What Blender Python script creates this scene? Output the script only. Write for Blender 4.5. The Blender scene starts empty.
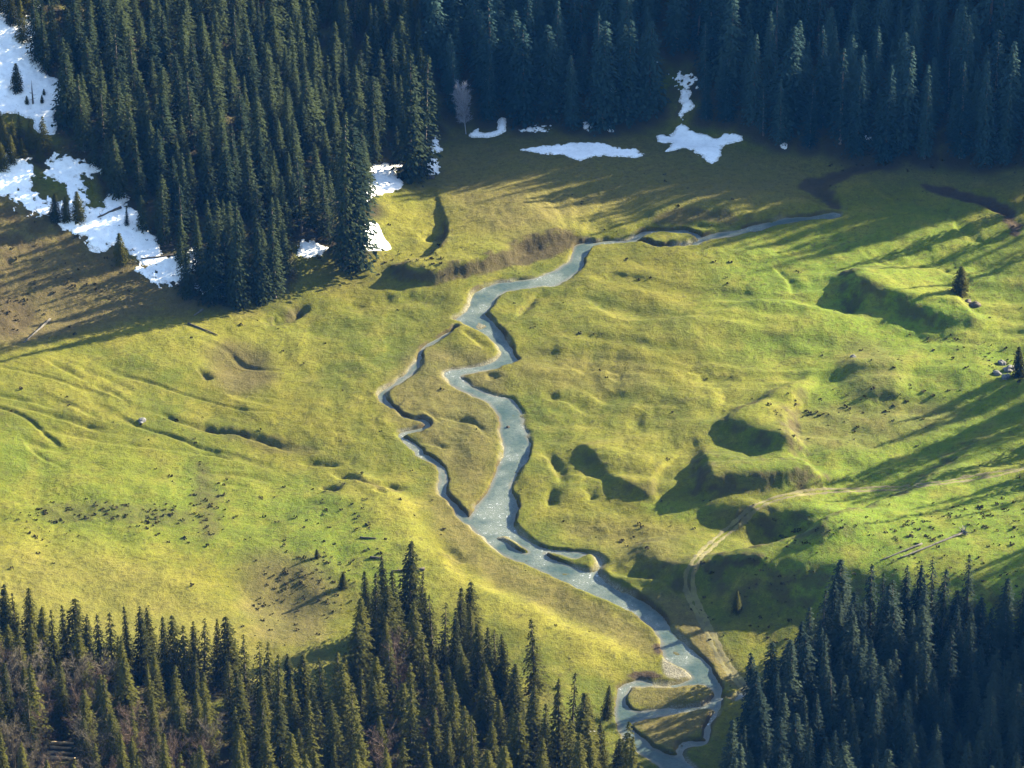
import bpy, math, random, time
import numpy as np
from mathutils import Vector, Matrix

T0 = time.time()
random.seed(7)
RNG = np.random.default_rng(11)
S = bpy.context.scene
C = S.collection
PI = math.pi

# ------------------------------------------------------------------ camera
W, H = 1024, 768
DIST, PITCH, FPX = 900.0, math.radians(30.0), 4050.0
CAM = np.array([0.0, -DIST * math.cos(PITCH), DIST * math.sin(PITCH)])
FWD = np.array([0.0, math.cos(PITCH), -math.sin(PITCH)])
RGT = np.array([1.0, 0.0, 0.0])
UPV = np.array([0.0, math.sin(PITCH), math.cos(PITCH)])
cd = bpy.data.cameras.new('camera')
cd.sensor_width = 36.0
cd.lens = 36.0 * FPX / W
cd.clip_start = 1.0
cd.clip_end = 8000.0
cam = bpy.data.objects.new('camera', cd)
C.objects.link(cam)
cam.location = CAM
cam.rotation_euler = (PI / 2 - PITCH, 0, 0)
S.camera = cam


def project(p):
    q = np.asarray(p, float) - CAM
    d = q @ FWD
    return W / 2 + FPX * (q @ RGT) / d, H / 2 - FPX * (q @ UPV) / d, d


# ------------------------------------------------------------------ noise
def hash2(ix, iy, seed):
    n = (ix.astype(np.int64) * 374761393 + iy.astype(np.int64) * 668265263 + seed * 1442695041) & 0xffffffff
    n = ((n ^ (n >> 13)) * 1274126177) & 0xffffffff
    n = n ^ (n >> 16)
    return n.astype(np.float64) / 4294967295.0


def vnoise(x, y, seed=0):
    ix, iy = np.floor(x), np.floor(y)
    fx, fy = x - ix, y - iy
    ux, uy = fx * fx * fx * (fx * (fx * 6 - 15) + 10), fy * fy * fy * (fy * (fy * 6 - 15) + 10)

    def g(dx, dy):
        a = hash2(ix + dx, iy + dy, seed) * 2 * PI
        return np.cos(a) * (fx - dx) + np.sin(a) * (fy - dy)
    a = g(0, 0) * (1 - ux) + g(1, 0) * ux
    b = g(0, 1) * (1 - ux) + g(1, 1) * ux
    return (a * (1 - uy) + b * uy) * 1.5


def fbm(x, y, scale, octaves=3, seed=0, gain=0.5):
    out, amp, f = 0.0, 1.0, 1.0 / scale
    for o in range(octaves):
        out = out + amp * vnoise(x * f + 17.3 * o, y * f - 9.1 * o, seed + o)
        amp *= gain
        f *= 2.03
    return out


def sstep(a, b, x):
    t = np.clip((x - a) / (b - a), 0, 1)
    return t * t * (3 - 2 * t)


# ------------------------------------------------------------------ terrain grid
def axis(lo, hi, step, far, grow=1.22):
    core = list(np.arange(lo, hi + 1e-6, step))
    d, v, right = step, hi, []
    while v < far:
        d *= grow
        v += d
        right.append(v)
    d, v, left = step, lo, []
    while v > -far:
        d *= grow
        v -= d
        left.append(v)
    return np.array(left[::-1] + core + right)


GX = axis(-142.0, 142.0, 0.36, 2500.0)
GY = axis(-168.0, 172.0, 0.44, 2500.0)
XX, YY = np.meshgrid(GX, GY)                       # [iy, ix]
Z = np.zeros_like(XX)


def sample(F, x, y):
    x = np.asarray(x, float)
    y = np.asarray(y, float)
    i = np.clip(np.searchsorted(GX, x) - 1, 0, len(GX) - 2)
    j = np.clip(np.searchsorted(GY, y) - 1, 0, len(GY) - 2)
    u = np.clip((x - GX[i]) / (GX[i + 1] - GX[i]), 0, 1)
    v = np.clip((y - GY[j]) / (GY[j + 1] - GY[j]), 0, 1)
    return (F[j, i] * (1 - u) + F[j, i + 1] * u) * (1 - v) + (F[j + 1, i] * (1 - u) + F[j + 1, i + 1] * u) * v


def G(px, py, F=None):
    """where the sight line through a point of the photo meets the land F"""
    F = Z if F is None else F
    px = np.atleast_1d(np.asarray(px, float))
    py = np.atleast_1d(np.asarray(py, float))
    d = FWD[None, :] + ((px - W / 2) / FPX)[:, None] * RGT + (-(py - H / 2) / FPX)[:, None] * UPV
    t = np.full(len(px), 640.0)
    hit = np.zeros(len(px), bool)
    lo = t.copy()
    for k in range(600):
        p = CAM + d * t[:, None]
        below = p[:, 2] < sample(F, p[:, 0], p[:, 1])
        hit |= below
        lo = np.where(hit, lo, t)
        t = np.where(hit, t, t + 1.5)
        if hit.all():
            break
    hi = t.copy()
    for k in range(14):
        m = (lo + hi) / 2
        p = CAM + d * m[:, None]
        below = p[:, 2] < sample(F, p[:, 0], p[:, 1])
        hi = np.where(below, m, hi)
        lo = np.where(below, lo, m)
    p = CAM + d * hi[:, None]
    return p[:, 0], p[:, 1]


def curve(pts, n=5, closed=False):
    """Catmull-Rom through the points"""
    P = np.array(pts, float)
    m = len(P)
    out = []
    rng = range(m) if closed else range(m - 1)
    for i in rng:
        if closed:
            a, b, c, d = P[(i - 1) % m], P[i], P[(i + 1) % m], P[(i + 2) % m]
        else:
            a, b, c, d = P[max(i - 1, 0)], P[i], P[i + 1], P[min(i + 2, m - 1)]
        for k in range(n):
            t = k / n
            out.append(0.5 * ((2 * b) + (c - a) * t + (2 * a - 5 * b + 4 * c - d) * t * t + (3 * b - a - 3 * c + d) * t ** 3))
    if not closed:
        out.append(P[-1])
    return np.array(out)


def to_world(pts, n=4, closed=False, F=None):
    c = curve(pts, n, closed)
    x, y = G(c[:, 0], c[:, 1], F)
    return np.stack([x, y], 1)


def window(poly, pad):
    x0, y0 = poly.min(0) - pad
    x1, y1 = poly.max(0) + pad
    i0, i1 = np.searchsorted(GX, [x0, x1])
    j0, j1 = np.searchsorted(GY, [y0, y1])
    return slice(max(j0 - 1, 0), j1 + 1), slice(max(i0 - 1, 0), i1 + 1)


def line_field(poly, X, Y, closed=False):
    """distance to the line, side (+ on its left), place along it 0..1"""
    best = np.full(X.shape, 1e18)
    side = np.zeros(X.shape)
    along = np.zeros(X.shape)
    P = np.vstack([poly, poly[:1]]) if closed else poly
    seg = np.sqrt(((P[1:] - P[:-1]) ** 2).sum(1))
    tot = max(seg.sum(), 1e-6)
    acc = 0.0
    for k in range(len(P) - 1):
        ax, ay = P[k]
        bx, by = P[k + 1]
        dx, dy = bx - ax, by - ay
        L2 = dx * dx + dy * dy + 1e-9
        t = np.clip(((X - ax) * dx + (Y - ay) * dy) / L2, 0, 1)
        qx, qy = X - (ax + t * dx), Y - (ay + t * dy)
        d2 = qx * qx + qy * qy
        m = d2 < best
        best = np.where(m, d2, best)
        side = np.where(m, dx * (Y - ay) - dy * (X - ax), side)
        along = np.where(m, (acc + t * seg[k]) / tot, along)
        acc += seg[k]
    return np.sqrt(best), np.sign(side), along


def inside(poly, X, Y):
    r = np.zeros(X.shape, bool)
    n = len(poly)
    for k in range(n):
        x0, y0 = poly[k]
        x1, y1 = poly[(k + 1) % n]
        c = ((y0 > Y) != (y1 > Y))
        with np.errstate(divide='ignore', invalid='ignore'):
            xi = (x1 - x0) * (Y - y0) / (y1 - y0 + 1e-12) + x0
        r ^= c & (X < xi)
    return r


def poly_sd(poly, X, Y):
    d, _, _ = line_field(poly, X, Y, True)
    return np.where(inside(poly, X, Y), -d, d)


def ends(al, e=0.15):
    return sstep(0, e, al) * sstep(0, e, 1 - al)


def blur(A, sigma):
    """gaussian blur on the even part of the grid, sigma in metres"""
    for ax, st in ((1, 0.36), (0, 0.44)):
        r = int(3 * sigma / st)
        k = np.exp(-0.5 * (np.arange(-r, r + 1) * st / sigma) ** 2)
        k /= k.sum()
        pad = [(0, 0), (0, 0)]
        pad[ax] = (r, r)
        B = np.pad(A, pad, mode='edge')
        n = A.shape[ax]
        out = 0.0
        for i, kv in enumerate(k):
            out = out + kv * (B[:, i:i + n] if ax == 1 else B[i:i + n, :])
        A = out
    return A


def groove(pts, depth, hw, F=None, e=0.12, n=4):
    P = to_world(pts, n, F=F)
    w = window(P, hw * 3.2)
    d, s, al = line_field(P, XX[w], YY[w])
    nz = fbm(XX[w], YY[w], 4.5, 3, 301)
    hh = hw * (0.9 + 0.35 * vnoise(al * len(pts) * 1.3, al * 0 + len(P) * 0.37, 5))
    d = np.abs(d + 0.4 * hw * nz)
    lop = np.where(d * s > 0, 2.0, 0.7)
    Z[w] -= 1.05 * depth * np.exp(-(d / (hh * lop)) ** 2) * ends(al, 0.3) * (0.85 + 0.4 * vnoise(XX[w] / 9.0, YY[w] / 9.0, 12))


def scarp(pts, height, w_, reach, left=True, e=0.18, n=4, soft=1.0, rag=0.7):
    """a step: the ground on one side of the line stands higher, dying out over reach"""
    P = to_world(pts, n)
    w = window(P, reach * 2.4 + 4)
    d, s, al = line_field(P, XX[w], YY[w])
    sd = d * s * (1 if left else -1) + rag * fbm(XX[w], YY[w], 8, 4, 302)
    up = 0.5 * (1 + np.tanh(sd / w_)) * np.exp(-(np.maximum(sd, 0) / reach) ** 2)
    Z[w] += blur((0.78 if height < 8 else 0.86) * height * up * ends(al, max(e, 0.15 if height < 8 else 0.06)), soft)


def blob(px, py, rx, ry, amp):
    x, y = G([px], [py])
    sc = 4.5
    ax, ay = rx / sc, ry / sc / 0.5
    P = np.array([[x[0] - ax, y[0] - ay], [x[0] + ax, y[0] + ay]])
    w = window(P, 2.2 * max(ax, ay))
    q = ((XX[w] - x[0]) / ax) ** 2 + ((YY[w] - y[0]) / ay) ** 2
    Z[w] += amp * np.exp(-q)


# ------------------------------------------------------------------ stage 0: hills
FOOT = [(-700, 560), (-300, 440), (-120, 385), (0, 352), (120, 332), (240, 310), (330, 285), (385, 268), (420, 215), (445, 160), (480, 142),
        (560, 134), (640, 137), (720, 150), (800, 160), (880, 167), (960, 171), (1040, 172), (1200, 178), (1500, 190), (2200, 230)]
foot = to_world(FOOT, 4)
d, s, al = line_field(foot, XX, YY)
sd = d * s                                          # + beyond the foot (to the left of its direction)
rise = np.where(sd > 0, np.sqrt(sd ** 2 + 8.0 ** 2) - 8.0, 0)
# the spur on the left is gentler near its foot than the mountain behind
xk = sstep(-30, 20, XX)
slope = 0.40 * (1 - xk) + 0.48 * xk
hill = slope * rise
hill = 260 * (1 - np.exp(-hill / 260))
Z += hill * (1 + 0.0 * XX)
# left meadow climbs gently to the left
LM = to_world([(345, 120), (330, 300), (300, 400), (330, 470), (410, 510), (470, 590), (600, 655), (640, 700), (640, 800), (640, 1100)], 4, F=np.zeros_like(Z))
d, s, al = line_field(LM, XX, YY)
sd = -d * s
Z += 0.10 * np.where(sd > 0, np.sqrt(sd ** 2 + 15 ** 2) - 15, 0) * sstep(600, 200, np.abs(XX))
# land to the right of the frame climbs
rx = np.maximum(XX - (96 + 0.05 * YY), 0)
Z += 70 * (1 - np.exp(-0.20 * (np.sqrt(rx ** 2 + 25 ** 2) - 25) / 70)) * sstep(-330, -120, YY)
cc = (YY - math.tan(math.radians(32)) * XX + 200) * math.cos(math.radians(32))  # unseen ridges along the sun's bearing, added to shade the right side
Z += 34 * np.exp(-(cc / 34) ** 2) * sstep(122, 185, XX) * sstep(520, 300, XX)
cc2 = (YY - math.tan(math.radians(32)) * XX + 95) * math.cos(math.radians(32))
Z += 6 * np.exp(-(cc2 / 18) ** 2) * sstep(122, 165, XX) * sstep(420, 250, XX)
BASE = Z.copy()

# ------------------------------------------------------------------ stage 1: scarps and terraces
scarp([(706, 560), (712, 580), (745, 600), (790, 612), (850, 622), (930, 634), (1040, 648), (1200, 660), (1400, 670)], 12.0, 8.5, 66, left=True, e=0.06, soft=2.5)
scarp([(330, 465), (375, 481), (405, 508), (425, 538), (450, 568), (490, 593), (540, 615), (600, 641), (655, 668)], 3.0, 2.3, 24, left=False, e=0.12)
scarp([(385, 262), (405, 279), (430, 283), (462, 277), (492, 268), (520, 254), (545, 245), (572, 239), (592, 241)], 4.2, 0.8, 24, left=True, e=0.08, soft=0.45)
scarp([(575, 444), (585, 455), (596, 470), (612, 483), (632, 494), (652, 501), (664, 499)], 1.9, 0.6, 20, left=True, e=0.1, soft=0.5, rag=0.25)
scarp([(706, 424), (735, 438), (762, 450), (795, 456), (815, 452)], 4.2, 2.0, 30, left=True, e=0.2)
scarp([(690, 499), (705, 500), (735, 497), (770, 496), (800, 492), (830, 486)], 5.4, 1.4, 18, left=True, e=0.12, rag=0.4)
scarp([(828, 272), (850, 293), (880, 308), (915, 319), (950, 330), (980, 330), (1000, 320)], 4.8, 2.4, 14, left=True, e=0.16)
scarp([(640, 222), (662, 219), (690, 216), (722, 219), (745, 224)], 2.0, 1.2, 12, left=True)
scarp([(606, 574), (640, 582), (664, 590), (684, 600)], 1.6, 1.4, 12, left=True)
scarp([(626, 546), (652, 562), (674, 578), (684, 590)], 2.2, 1.5, 12, left=True)
scarp([(735, 532), (752, 522), (780, 522), (808, 532), (830, 552)], 3.6, 1.8, 12, left=True, e=0.16)
scarp([(836, 350), (850, 380), (880, 402), (920, 405)], 2.6, 3.0, 14, left=True)
scarp([(572, 290), (588, 300), (598, 308), (610, 316), (626, 322), (652, 323), (687, 320), (717, 315), (737, 307), (765, 303), (800, 306), (840, 316), (870, 322)], 1.5, 0.8, 20, left=False, e=0.1, soft=0.6, rag=0.25)
scarp([(592, 237), (620, 234), (645, 227), (690, 224), (718, 227), (760, 218), (800, 211), (826, 206)], 1.5, 0.5, 12, left=True, e=0.08, soft=0.45, rag=0.5)
scarp([(500, 240), (550, 205), (640, 196), (740, 200), (800, 196)], 1.2, 4.0, 20, left=True)
blob(768, 540, 30, 12, -1.6)
blob(235, 362, 34, 20, -2.0)
blob(285, 600, 40, 24, -2.6)
blob(572, 494, 16, 9, 1.2)
blob(636, 419, 9, 7, -0.9)
blob(430, 238, 8, 4, -1.2)
blob(850, 306, 10, 8, -1.6)
blob(645, 306, 50, 12, -0.7)
blob(980, 380, 60, 20, 2.0)

# ------------------------------------------------------------------ stage 2: grooves and low ridges
g2 = Z.copy()
for pts, dep, hw in [
    ([(325, 470), (341, 474), (362, 479), (380, 483), (398, 488), (412, 492)], 1.7, 0.9),
    ([(372, 487), (388, 492)], 0.7, 0.8),
    ([(0, 403), (30, 409), (70, 420), (120, 437)], 0.55, 0.7),
    ([(92, 383), (110, 392), (130, 403)], 0.7, 0.7),
    ([(148, 410), (180, 421), (210, 429), (235, 434)], 0.9, 0.8),
    ([(180, 421), (205, 428), (235, 433), (258, 439), (284, 447), (300, 452)], 1.5, 0.9),
    ([(35, 356), (62, 368), (92, 384)], 0.5, 0.6),
    ([(0, 418), (60, 431), (130, 447), (190, 452), (250, 462)], 0.3, 0.8),
    ([(195, 452), (215, 455), (236, 460)], 0.6, 0.6),
    ([(295, 461), (320, 463), (345, 466)], 0.7, 0.9),
    ([(318, 487), (330, 488), (338, 490)], 1.0, 0.7),
    ([(194, 370), (202, 373), (208, 381)], 1.2, 0.8),
    ([(258, 316), (272, 320), (287, 318), (300, 309), (308, 301)], 2.0, 1.5),
    ([(546, 284), (538, 292), (530, 300), (521, 311), (513, 322)], 0.9, 0.9),
    ([(520, 372), (555, 366), (590, 366), (615, 371), (640, 384)], 1.1, 3.0),
    ([(537, 396), (560, 399), (577, 404), (592, 411)], 0.7, 1.2),
    ([(534, 453), (549, 456), (557, 470), (562, 486)], 1.2, 1.1),
    ([(552, 486), (548, 497), (551, 508)], 0.6, 0.9),
    ([(578, 486), (588, 490), (592, 500)], 0.6, 0.9),
    ([(612, 300), (622, 307), (640, 314), (668, 315), (700, 310), (722, 301)], 0.35, 2.6),
    ([(768, 262), (780, 272), (790, 283), (794, 298)], 0.8, 0.9),
    ([(864, 185), (898, 193), (922, 204), (949, 215), (964, 231), (976, 240), (994, 242), (1016, 237)], 0.7, 1.5),
    ([(918, 184), (930, 187), (949, 191), (966, 198), (988, 203), (1003, 210), (1014, 220), (1019, 236)], 1.6, 1.9),
    ([(971, 183), (984, 185), (1001, 176), (1020, 171)], 0.8, 0.9),
    ([(800, 186), (815, 180), (835, 173), (860, 167), (890, 163)], 1.2, 1.8),
    ([(838, 212), (838, 206), (830, 197), (806, 185)], 1.5, 2.0),
    ([(603, 566), (625, 571), (650, 575), (670, 580), (682, 590), (681, 608)], 1.5, 1.7),
    ([(423, 410), (432, 416), (442, 424)], 0.5, 0.7),
    ([(428, 415), (450, 418), (465, 420), (480, 428), (485, 438)], 0.8, 0.8),
    ([(420, 441), (436, 444), (448, 449)], 0.8, 0.7),
    ([(460, 330), (475, 341), (488, 350)], 0.5, 0.7),
    ([(490, 372), (492, 380)], 1.0, 1.4),
    ([(441, 546), (450, 556), (470, 566)], 0.8, 1.2),
    ([(755, 462), (800, 455), (850, 448)], 0.5, 1.2),
    ([(240, 300), (310, 330), (370, 350), (380, 380)], 0.5, 5.0),
    ([(300, 350), (340, 372), (372, 378)], 0.4, 2.5),
    ([(440, 285), (400, 300), (350, 310), (330, 330)], 0.6, 4.0),
    ([(560, 380), (610, 395), (660, 400), (700, 405)], 0.8, 4.0),
    ([(640, 360), (700, 370), (730, 395), (720, 420)], 0.8, 4.0),
    ([(690, 250), (760, 246), (820, 252), (900, 246)], 0.7, 4.0),
    ([(850, 250), (900, 262), (960, 262), (1024, 275)], 1.2, 5.0),
]:
    groove(pts, dep, hw, F=g2)
for pts, hgt, hw in [
    ([(546, 287), (575, 284), (598, 277), (614, 272), (650, 277), (690, 287)], 0.45, 1.6),
    ([(560, 296), (590, 283), (618, 270)], 0.4, 1.6),
    ([(530, 350), (570, 345), (600, 340)], 0.5, 2.5),
    ([(60, 372), (120, 398), (170, 410)], 0.4, 1.5),
    ([(420, 395), (380, 420), (400, 430)], 0.3, 1.2),
    ([(710, 563), (740, 560), (775, 561)], 1.2, 1.5),
    ([(215, 384), (250, 410), (285, 432), (330, 452)], 0.25, 2.5),
    ([(300, 340), (350, 345), (400, 360)], 0.4, 3.0),
    ([(455, 430), (470, 450), (480, 470)], 0.25, 2.5),
]:
    groove(pts, -hgt, hw, F=g2)

# micro relief
near = sstep(420, 220, np.hypot(XX, YY))
Z += near * (0.62 * fbm(XX, YY, 24, 3, 3) + 0.24 * fbm(XX, YY * 0.8, 7.5, 3, 9))
ca_, sa_ = math.cos(math.radians(-30)), math.sin(math.radians(-30))
U_, V_ = XX * ca_ + YY * sa_, -XX * sa_ + YY * ca_
lf = sstep(-45, -62, XX) * sstep(-52, -34, YY) * sstep(26, 10, YY)
rd = 1 - np.abs(fbm(U_ * 0.16, V_ + 5.0 * fbm(XX, YY, 34, 2, 8), 13.0, 2, 131))
Z -= near * lf * (0.30 + 0.35 * fbm(XX, YY, 38, 2, 19)) * sstep(0.86, 1.0, rd)
cf = sstep(0, 20, XX) * sstep(-85, -50, YY) * sstep(62, 35, YY)
rd = fbm(XX * 0.35 + 0.3 * YY, YY + 3.0 * fbm(XX, YY, 26, 2, 18), 9.5, 2, 141)
Z += near * cf * 0.50 * np.tanh(2.2 * rd)
tus = fbm(XX, YY, 42, 2, 55)
rough = np.clip(0.5 + 1.2 * tus, 0.15, 1.3)
Z += near * rough * 0.085 * fbm(XX, YY, 2.1, 2, 21)
st_ = np.hypot(np.gradient(Z, axis=1) / np.gradient(GX)[None, :], np.gradient(Z, axis=0) / np.gradient(GY)[:, None])
st_ = blur(st_, 1.5)
ROUGHB = near * sstep(0.26, 0.55, st_)
Z += ROUGHB * (0.24 * fbm(XX, YY, 3.4, 3, 222) + 0.12 * fbm(XX, YY, 1.2, 2, 225))
Z += sstep(60, 400, np.hypot(XX, YY)) * 6 * fbm(XX, YY, 180, 3, 77)

# ------------------------------------------------------------------ stream bed
RIVER = [(452, 318), (462, 310), (468, 300), (474, 290), (488, 283), (512, 278), (530, 276), (548, 271), (563, 264), (570, 255), (573, 245), (582, 240), (592, 239),
         (600, 243), (590, 248), (587, 256), (583, 266), (570, 275), (556, 283), (540, 285), (522, 288), (507, 290), (498, 295), (492, 304), (486, 312), (492, 318), (505, 332), (510, 342), (514, 351), (520, 358),
         (512, 363), (495, 367), (478, 370), (464, 373), (468, 380), (482, 389), (497, 393), (512, 396), (521, 408), (525, 425), (530, 440), (530, 455), (519, 471), (512, 486), (519, 500),
         (518, 509), (515, 521), (524, 534), (539, 543), (553, 547), (587, 550), (598, 553), (604, 562), (603, 575), (622, 587), (642, 597), (660, 611), (678, 631), (694, 648), (708, 660), (716, 674), (723, 690),
         (721, 706), (714, 719), (711, 733), (706, 742), (688, 745), (684, 754), (701, 769), (740, 800), (700, 812), (664, 768), (640, 752), (622, 735), (615, 712), (617, 695),
         (622, 683), (640, 677), (668, 681), (690, 677), (688, 671), (672, 662), (664, 654), (660, 640), (646, 621), (617, 604), (590, 592), (574, 586), (532, 566), (497, 550), (482, 535), (468, 519), (478, 501), (486, 490),
         (496, 467), (502, 450), (500, 430), (498, 416), (492, 404), (478, 395), (462, 388), (450, 382), (443, 374), (448, 368), (466, 365), (486, 361), (498, 355), (499, 348), (490, 338), (474, 328), (461, 322)]
ISLES = [[(503, 535), (512, 538), (527, 549), (516, 546)],
         [(544, 550), (562, 553), (577, 556), (590, 552), (596, 559), (592, 568), (575, 564), (557, 558)],
         [(630, 687), (627, 702), (641, 708), (677, 704), (703, 702), (713, 693), (707, 684), (690, 683), (671, 686), (644, 685)],
         [(631, 723), (652, 715), (677, 712), (700, 708), (714, 708), (706, 720), (702, 733), (705, 738), (683, 739), (675, 746), (677, 753), (658, 747), (644, 736)]]
SIDE = [([(455, 327), (441, 336), (430, 342), (421, 348), (419, 358), (414, 366), (403, 376), (389, 386), (382, 391), (384, 399), (393, 407), (408, 416), (422, 419),
          (428, 423), (422, 427), (405, 431), (401, 435), (408, 441), (418, 448), (420, 452), (428, 456), (440, 464), (443, 479), (442, 490), (452, 501), (466, 517), (478, 522)], 0.75),
        ([(594, 242), (612, 240), (630, 239), (642, 233), (656, 230), (680, 230), (692, 232), (702, 236), (718, 233), (740, 230), (762, 224), (790, 218), (815, 216), (834, 213)], 1.2),
        ([(632, 239), (645, 241), (655, 245), (668, 245), (690, 243), (704, 237)], 0.8),
        ([(720, 697), (727, 694), (735, 697), (741, 693)], 0.7)]
g3 = BASE * 0.0
rp = to_world(RIVER, 4, True, F=g3)
ip = [to_world(c, 4, True, F=g3) for c in ISLES]
sp = [(to_world(c, 4, F=g3), hw) for c, hw in SIDE]


def stream_field(X, Y):
    """signed distance to the water's edge in metres, negative over water"""
    f = poly_sd(rp, X, Y)
    for q in ip:
        f = np.maximum(f, -poly_sd(q, X, Y))
    for P, hw in sp:
        d, s, al = line_field(P, X, Y)
        f = np.minimum(f, d - hw * (0.8 + 0.4 * np.sin(al * 40) * 0.5 + 0.5 * al))
    return f


allp = np.vstack([rp] + [p for p, _ in sp])
wv = window(allp, 12)
SF = np.full(XX.shape, 50.0)
wob = 0.25 * fbm(XX[wv], YY[wv], 2.6, 2, 5) + 0.35 * fbm(XX[wv], YY[wv], 8, 2, 6)
SF[wv] = stream_field(XX[wv], YY[wv]) + wob
WATER_Z = -0.70
flat = sstep(6, 1.0, SF)
low = np.minimum(Z, 0.3 + 0.35 * np.maximum(SF, 0))
Z = Z * (1 - flat) + np.maximum(low, -0.5) * flat
# banks are steep; the bed lies under the water
gentle = 0.5 + 0.5 * np.tanh(2.0 * fbm(XX, YY, 14, 2, 31))
bw = 0.28 + 1.7 * gentle ** 2
bank = sstep(-bw, bw * 0.9, SF)
bed = -1.15 + 0.42 * np.clip(fbm(XX, YY, 5.0, 3, 88) + 0.15, -1, 1.1)
Z = np.where(SF < 6, Z * bank + bed * (1 - bank), Z)
# gravel bar under the cut bank near the lower loop
gb = to_world([(664, 656), (672, 664), (690, 672), (694, 675), (680, 678), (668, 677), (663, 668)], 3, True, F=g3)
wg = window(gb, 4)
gsd = poly_sd(gb, XX[wg], YY[wg])
Z[wg] = np.where(gsd < 0.8, np.maximum(Z[wg], -0.55 - 0.35 * sstep(-1.5, 0.8, gsd)), Z[wg])
GRAVEL = np.zeros(XX.shape)
GRAVEL[wg] = sstep(0.6, -0.4, gsd)
GRAVEL = np.maximum(GRAVEL, sstep(0.7, -0.1, SF + 0.5 * (gentle - 0.8)) * sstep(0.35, 0.9, gentle + 0.35 * fbm(XX, YY, 5, 2, 93)) * 0.85)
WETB = sstep(1.0, 0.0, SF) * (1 - GRAVEL) * np.clip(0.35 + 0.9 * fbm(XX, YY, 4, 3, 96), 0, 0.85)

# track bed
TRACK = [(1100, 455), (1024, 468), (980, 476), (920, 485), (860, 489), (815, 491), (780, 497), (755, 507), (738, 522), (722, 535), (705, 550), (693, 565), (689, 580), (693, 600), (702, 617), (712, 637), (722, 658), (735, 676), (745, 688)]
tk = to_world(TRACK, 4)
wt = window(tk, 6)
td, ts, tal = line_field(tk, XX[wt], YY[wt])
Z[wt] -= 0.16 * sstep(1.9, 0.8, td) - 0.0
print('land', round(time.time() - T0, 1))

# ------------------------------------------------------------------ cover masks (what the ground is made of, with some painted light and shade)
PX = np.zeros(XX.shape)
PY = np.zeros(XX.shape)
q = np.stack([XX, YY, Z], -1) - CAM
dd = q @ FWD
PX = W / 2 + FPX * (q @ RGT) / dd
PY = H / 2 - FPX * (q @ UPV) / dd
del q


def zone(pts, soft=3.0):
    """soft mask of a patch of ground outlined on the photo, taken back to the ground"""
    P = to_world(pts, 3, True)
    w = window(P, soft * 3)
    m = np.zeros(XX.shape)
    m[w] = sstep(soft, -soft, poly_sd(P, XX[w], YY[w]) + 1.2 * fbm(XX[w], YY[w], 6, 3, 15))
    return m


DRY = np.zeros(XX.shape)      # withered brown grass; painted shade at the left dent
MUD_SHADE = np.zeros(XX.shape)      # bare earth, heath; painted shade on two slopes
STRAW_LIFT = np.zeros(XX.shape)  # straw grass, plus brightness painted into the crest and far meadow
LIME = np.zeros(XX.shape)     # fresh green; sunlit brightness painted in at the crest
for pts, a, soft in [
    ([(-60, 200), (60, 200), (140, 262), (240, 300), (140, 320), (0, 350), (-60, 360)], 1.0, 4),
    ([(440, 130), (600, 130), (760, 150), (830, 170), (800, 200), (700, 208), (600, 215), (520, 240), (440, 200)], 0.75, 8),
    ([(420, 345), (500, 365), (500, 440), (470, 512), (440, 460), (400, 425), (385, 395)], 0.55, 3),
    ([(440, 480), (468, 522), (500, 555), (580, 592), (655, 635), (650, 655), (560, 615), (480, 575), (430, 520)], 0.55, 3),
    ([(630, 686), (627, 702), (641, 708), (703, 702), (713, 693), (707, 684)], 0.6, 1),
    ([(631, 723), (652, 715), (714, 708), (702, 733), (683, 739), (677, 753), (644, 736)], 0.7, 1),
    ([(685, 600), (720, 640), (745, 690), (700, 660), (670, 620), (650, 596)], 0.8, 2),
    ([(-40, 560), (120, 560), (210, 600), (320, 640), (330, 680), (200, 680), (-40, 660)], 0.25, 6),
    ([(560, 520), (680, 530), (660, 572), (600, 550)], 0.35, 4),
    ([(210, 345), (262, 350), (270, 385), (225, 392)], 0.5, 4),
    ([(250, 555), (330, 570), (320, 640), (250, 640)], 0.6, 4),  # dent under tree shadow, its shade put into the brown
    ([(790, 410), (930, 400), (960, 420), (860, 450), (790, 440)], 0.45, 4),
    ([(840, 340), (890, 350), (900, 395), (860, 400)], 0.4, 4),
    ([(440, 135), (1024, 165), (1024, 190), (830, 182), (600, 165), (440, 160)], 0.5, 5),
    ([(520, 355), (640, 360), (650, 390), (530, 385)], 0.3, 4),
]:
    DRY = np.maximum(DRY, a * zone(pts, soft))
for pts, a, soft in [
    ([(740, 240), (1024, 235), (1024, 560), (840, 560), (780, 540), (800, 480), (760, 470), (780, 400), (720, 330)], 0.75, 14),
    ([(150, 470), (330, 490), (380, 560), (300, 580), (180, 540)], 0.5, 8),
    ([(0, 430), (150, 450), (260, 475), (180, 560), (0, 520)], 0.4, 8),
    ([(640, 505), (720, 505), (680, 520)], 0.7, 3),
    ([(330, 510), (400, 510), (440, 600), (380, 600), (320, 550)], 0.6, 5),
    ([(800, 500), (1024, 480), (1024, 640), (800, 600)], 0.9, 8),
    ([(790, 265), (940, 285), (1024, 300), (1024, 370), (900, 345), (800, 330)], 1.0, 6),  # sunlit fade by the crest, painted as brighter green
]:
    LIME = np.maximum(LIME, a * zone(pts, soft))
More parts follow.
